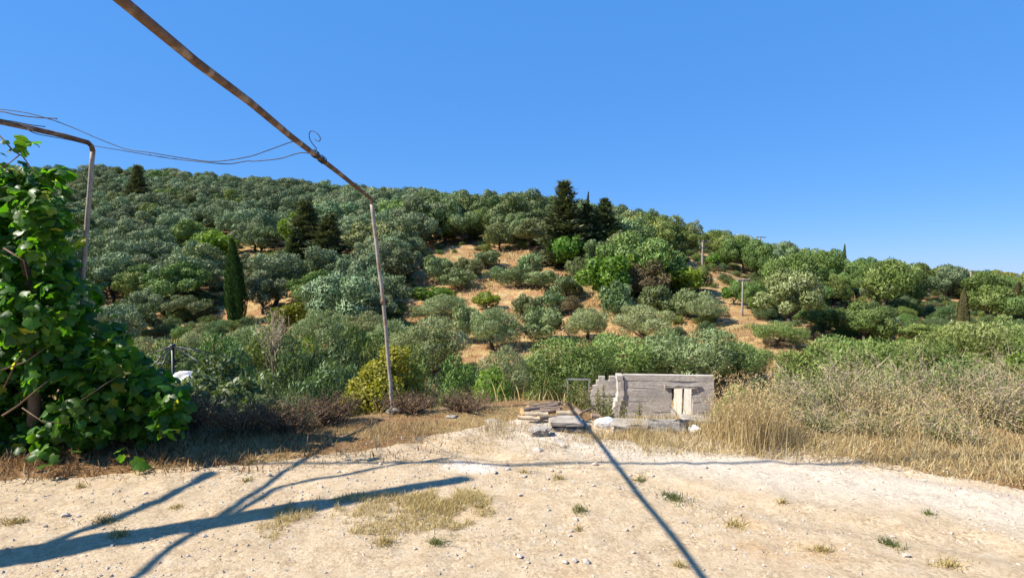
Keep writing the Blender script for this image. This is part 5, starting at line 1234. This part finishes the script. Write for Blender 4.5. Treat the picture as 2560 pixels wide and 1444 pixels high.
# upright green spikes before the low wall of the ruin
for i, (px, top, Y) in enumerate([(1425, 962, 8.0), (1440, 950, 8.0), (1455, 952, 7.9), (1462, 965, 7.8), (1495, 972, 7.8), (1510, 962, 8.0), (1470, 985, 7.6), (1430, 990, 7.6), (1525, 985, 7.7), (1560, 1000, 7.6), (1600, 1010, 7.6)]):
    b = at(px, 1040, Y); b.z = sz1(b.x, Y); H = at(px, top, Y).z - b.z; e = empty('spike_weed', b, 'upright green spike weed before the low wall of the ruin', 'weed', 'spike weeds before the ruin'); n = int(700 * H); t = rng.random(n); mb = MB()
    P = np.stack([rng.normal(0, .012 + .05 * (1 - t)), rng.normal(0, .012 + .05 * (1 - t)), t * H], -1); leaves(mb, P, unit(np.stack([rng.normal(0, .5, n), rng.normal(0, .5, n), np.full(n, .6)], -1)), rand_dir(rng, n), .07 * (1.25 - t), .025 * (1.3 - t), np.clip(.55 + .3 * t + rng.normal(0, .15, n), 0, 1)); link('leaves', mb.mesh('leaves', M['weed']), e)['kind'] = 'stuff'
    mb = MB(); tube(mb, [(0, 0, -.05), (0, 0, H)], [.006, .003], 5); link('stem', mb.mesh('stem', M['twig']), e)

# scrub bank on the right: many small dry shrubs
def dry_shrub(px, row, wpx, hpx, Y, label, nl, mat='scrub', seed=0, tw=40):
    r = np.random.default_rng(seed + 4000); x = (px - 1280) / F * Y; b_ = np.array([x, Y, sz1(x, Y)]); a_ = wpx / F * Y / 2; H = hpx / F * Y * (.9 if mat == 'scrub' else 1.35); e = empty('dry_shrub', b_, label, 'shrub', 'dry shrubs on the right bank')
    mb = MB(); tips = []
    for i in range(tw):
        th = r.uniform(0, 6.283); q = r.random() ** .5; t1 = np.array([math.cos(th) * a_ * q, math.sin(th) * a_ * q * .8, H * r.uniform(.55, 1.0) * (1 - .35 * q)]); P = bend((r.normal(0, .04), r.normal(0, .04), -.04), t1, 5, .05, seed * 60 + i); tube(mb, P, [.006, .005, .004, .003, .0015], 3, cap=False); tips.append(P)
        for j in range(3): s2 = P[r.integers(2, 5)]; tube(mb, [s2, s2 + r.normal(0, .07, 3) + [0, 0, .05]], [.003, .001], 3, cap=False)
    link('twigs', mb.mesh('twigs', M['twig' if mat == 'litter' else 'dead_wood']), e)
    T = np.concatenate(tips); C = T[r.integers(0, len(T), nl)] * r.uniform(.8, 1.05, (nl, 1)) + r.normal(0, .05, (nl, 3)); C = C[C[:, 2] > .02]; n = len(C); lb_ = MB()
    leaves(lb_, C, unit(r.normal(0, .6, (n, 3)) + [0, 0, .4]), rand_dir(r, n), .03 * r.uniform(.5, 1.4, n), .011, np.clip(.5 + r.normal(0, .26, n), 0, 1)); link('leaves', lb_.mesh('leaves', M[mat]), e)['kind'] = 'stuff'
SL = ['low grey-green dry shrub next to the tall golden grass', 'grey dry shrub in the left part of the scrub bank', 'dense yellowish dry shrub in the middle of the scrub bank', 'tall yellow dry shrub topping the scrub bank', 'dark-gapped dry shrub right of the yellow one', 'ochre dry shrub near the fence post', 'brown dry shrub at the right edge of the bank', 'low front shrub at the foot of the bank, left', 'low front shrub at the foot of the bank, middle', 'low front shrub at the foot of the bank, right', 'back shrub between the fennel and the yellow scrub', 'back shrub behind the fence post', 'small dry shrub under the dead fennel', 'dry shrub filling the gap beneath the yellow one']
for i, (px, row, wd_, hp, Y) in enumerate([(2000, 1110, 150, 130, 6.6), (2100, 1110, 170, 150, 6.7), (2210, 1120, 180, 170, 6.6), (2270, 1130, 200, 230, 6.8), (2390, 1130, 200, 210, 6.7), (2460, 1150, 180, 190, 6.3), (2560, 1160, 200, 170, 6.0), (2060, 1120, 160, 80, 6.0), (2200, 1130, 200, 80, 5.9), (2380, 1150, 220, 90, 5.7), (2130, 1080, 200, 170, 7.6), (2520, 1080, 220, 180, 7.4), (1970, 1090, 120, 110, 7.3), (2310, 1120, 160, 120, 6.2)]):
    dry_shrub(px, row, wd_, hp, Y, SL[i], 2300, 'scrub', i, 50)
for (px, row, wd_, n, h, lab) in [(2190, 1100, 160, 200, .42, 'wispy yellow grass in the middle of the scrub bank'), (2290, 1105, 160, 240, .55, 'tallest wispy yellow grass on the scrub bank'), (2460, 1120, 150, 160, .5, 'tan dry grass just left of the fence post')]:
    tall_clump(px, row, wd_ * 1.3, int(n * .8), h, lab, dy=.4, lean=.34, wd=.0035)
for i, (px, row, wd_, hp, Y, lab) in enumerate([(470, 1110, 200, 90, 6.1, 'tangle of dead brown stems right of the vine'), (600, 1115, 220, 80, 6.0, 'tangle of dead brown stems on the shaded slope'), (730, 1115, 200, 70, 6.1, 'tangle of dead reddish stems near the shaded stones'), (830, 1095, 150, 60, 6.4, 'low dead brush left of the leaning post'), (1020, 1060, 160, 36, 6.9, 'low russet brush around the post base'), (1160, 1060, 180, 36, 7.0, 'low dead brush between the post and the log pile'), (330, 1130, 150, 70, 5.6, 'dead stems under the front of the vine')]):
    dry_shrub(px, row, wd_, hp, Y, lab, 900, 'litter', 50 + i, 120)
# dry grass over the clearing and the valley floor
X, Y = sample(150000, -45, 60, 24, 82, lambda X, Y: np.array([.9 if (in_poly(*to_px(x, y, -2 + (y - 45) * .12), OPEN[0]) or y < 45) else .25 for x, y in zip(X, Y)]) * (.1 + .9 * cl(X, Y, 4)))
X = X[:60000]; Y = Y[:60000]
field('hillside_grass', X, Y, (.2, .6), .07, .6, 'straw', 'dry golden grass over the orchard clearing', tm=.5)
X, Y = sample(40000, -9, 12, 7.0, 24, lambda X, Y: np.clip((Y - terr_edge(X) + .2) / .8, 0, 1) * cl(X, Y, 1.2))
field('gully_grass', X, Y, (.1, .45), .014, .5, 'straw_green', 'mixed dry and green grass covering the gully slopes', tm=.4)
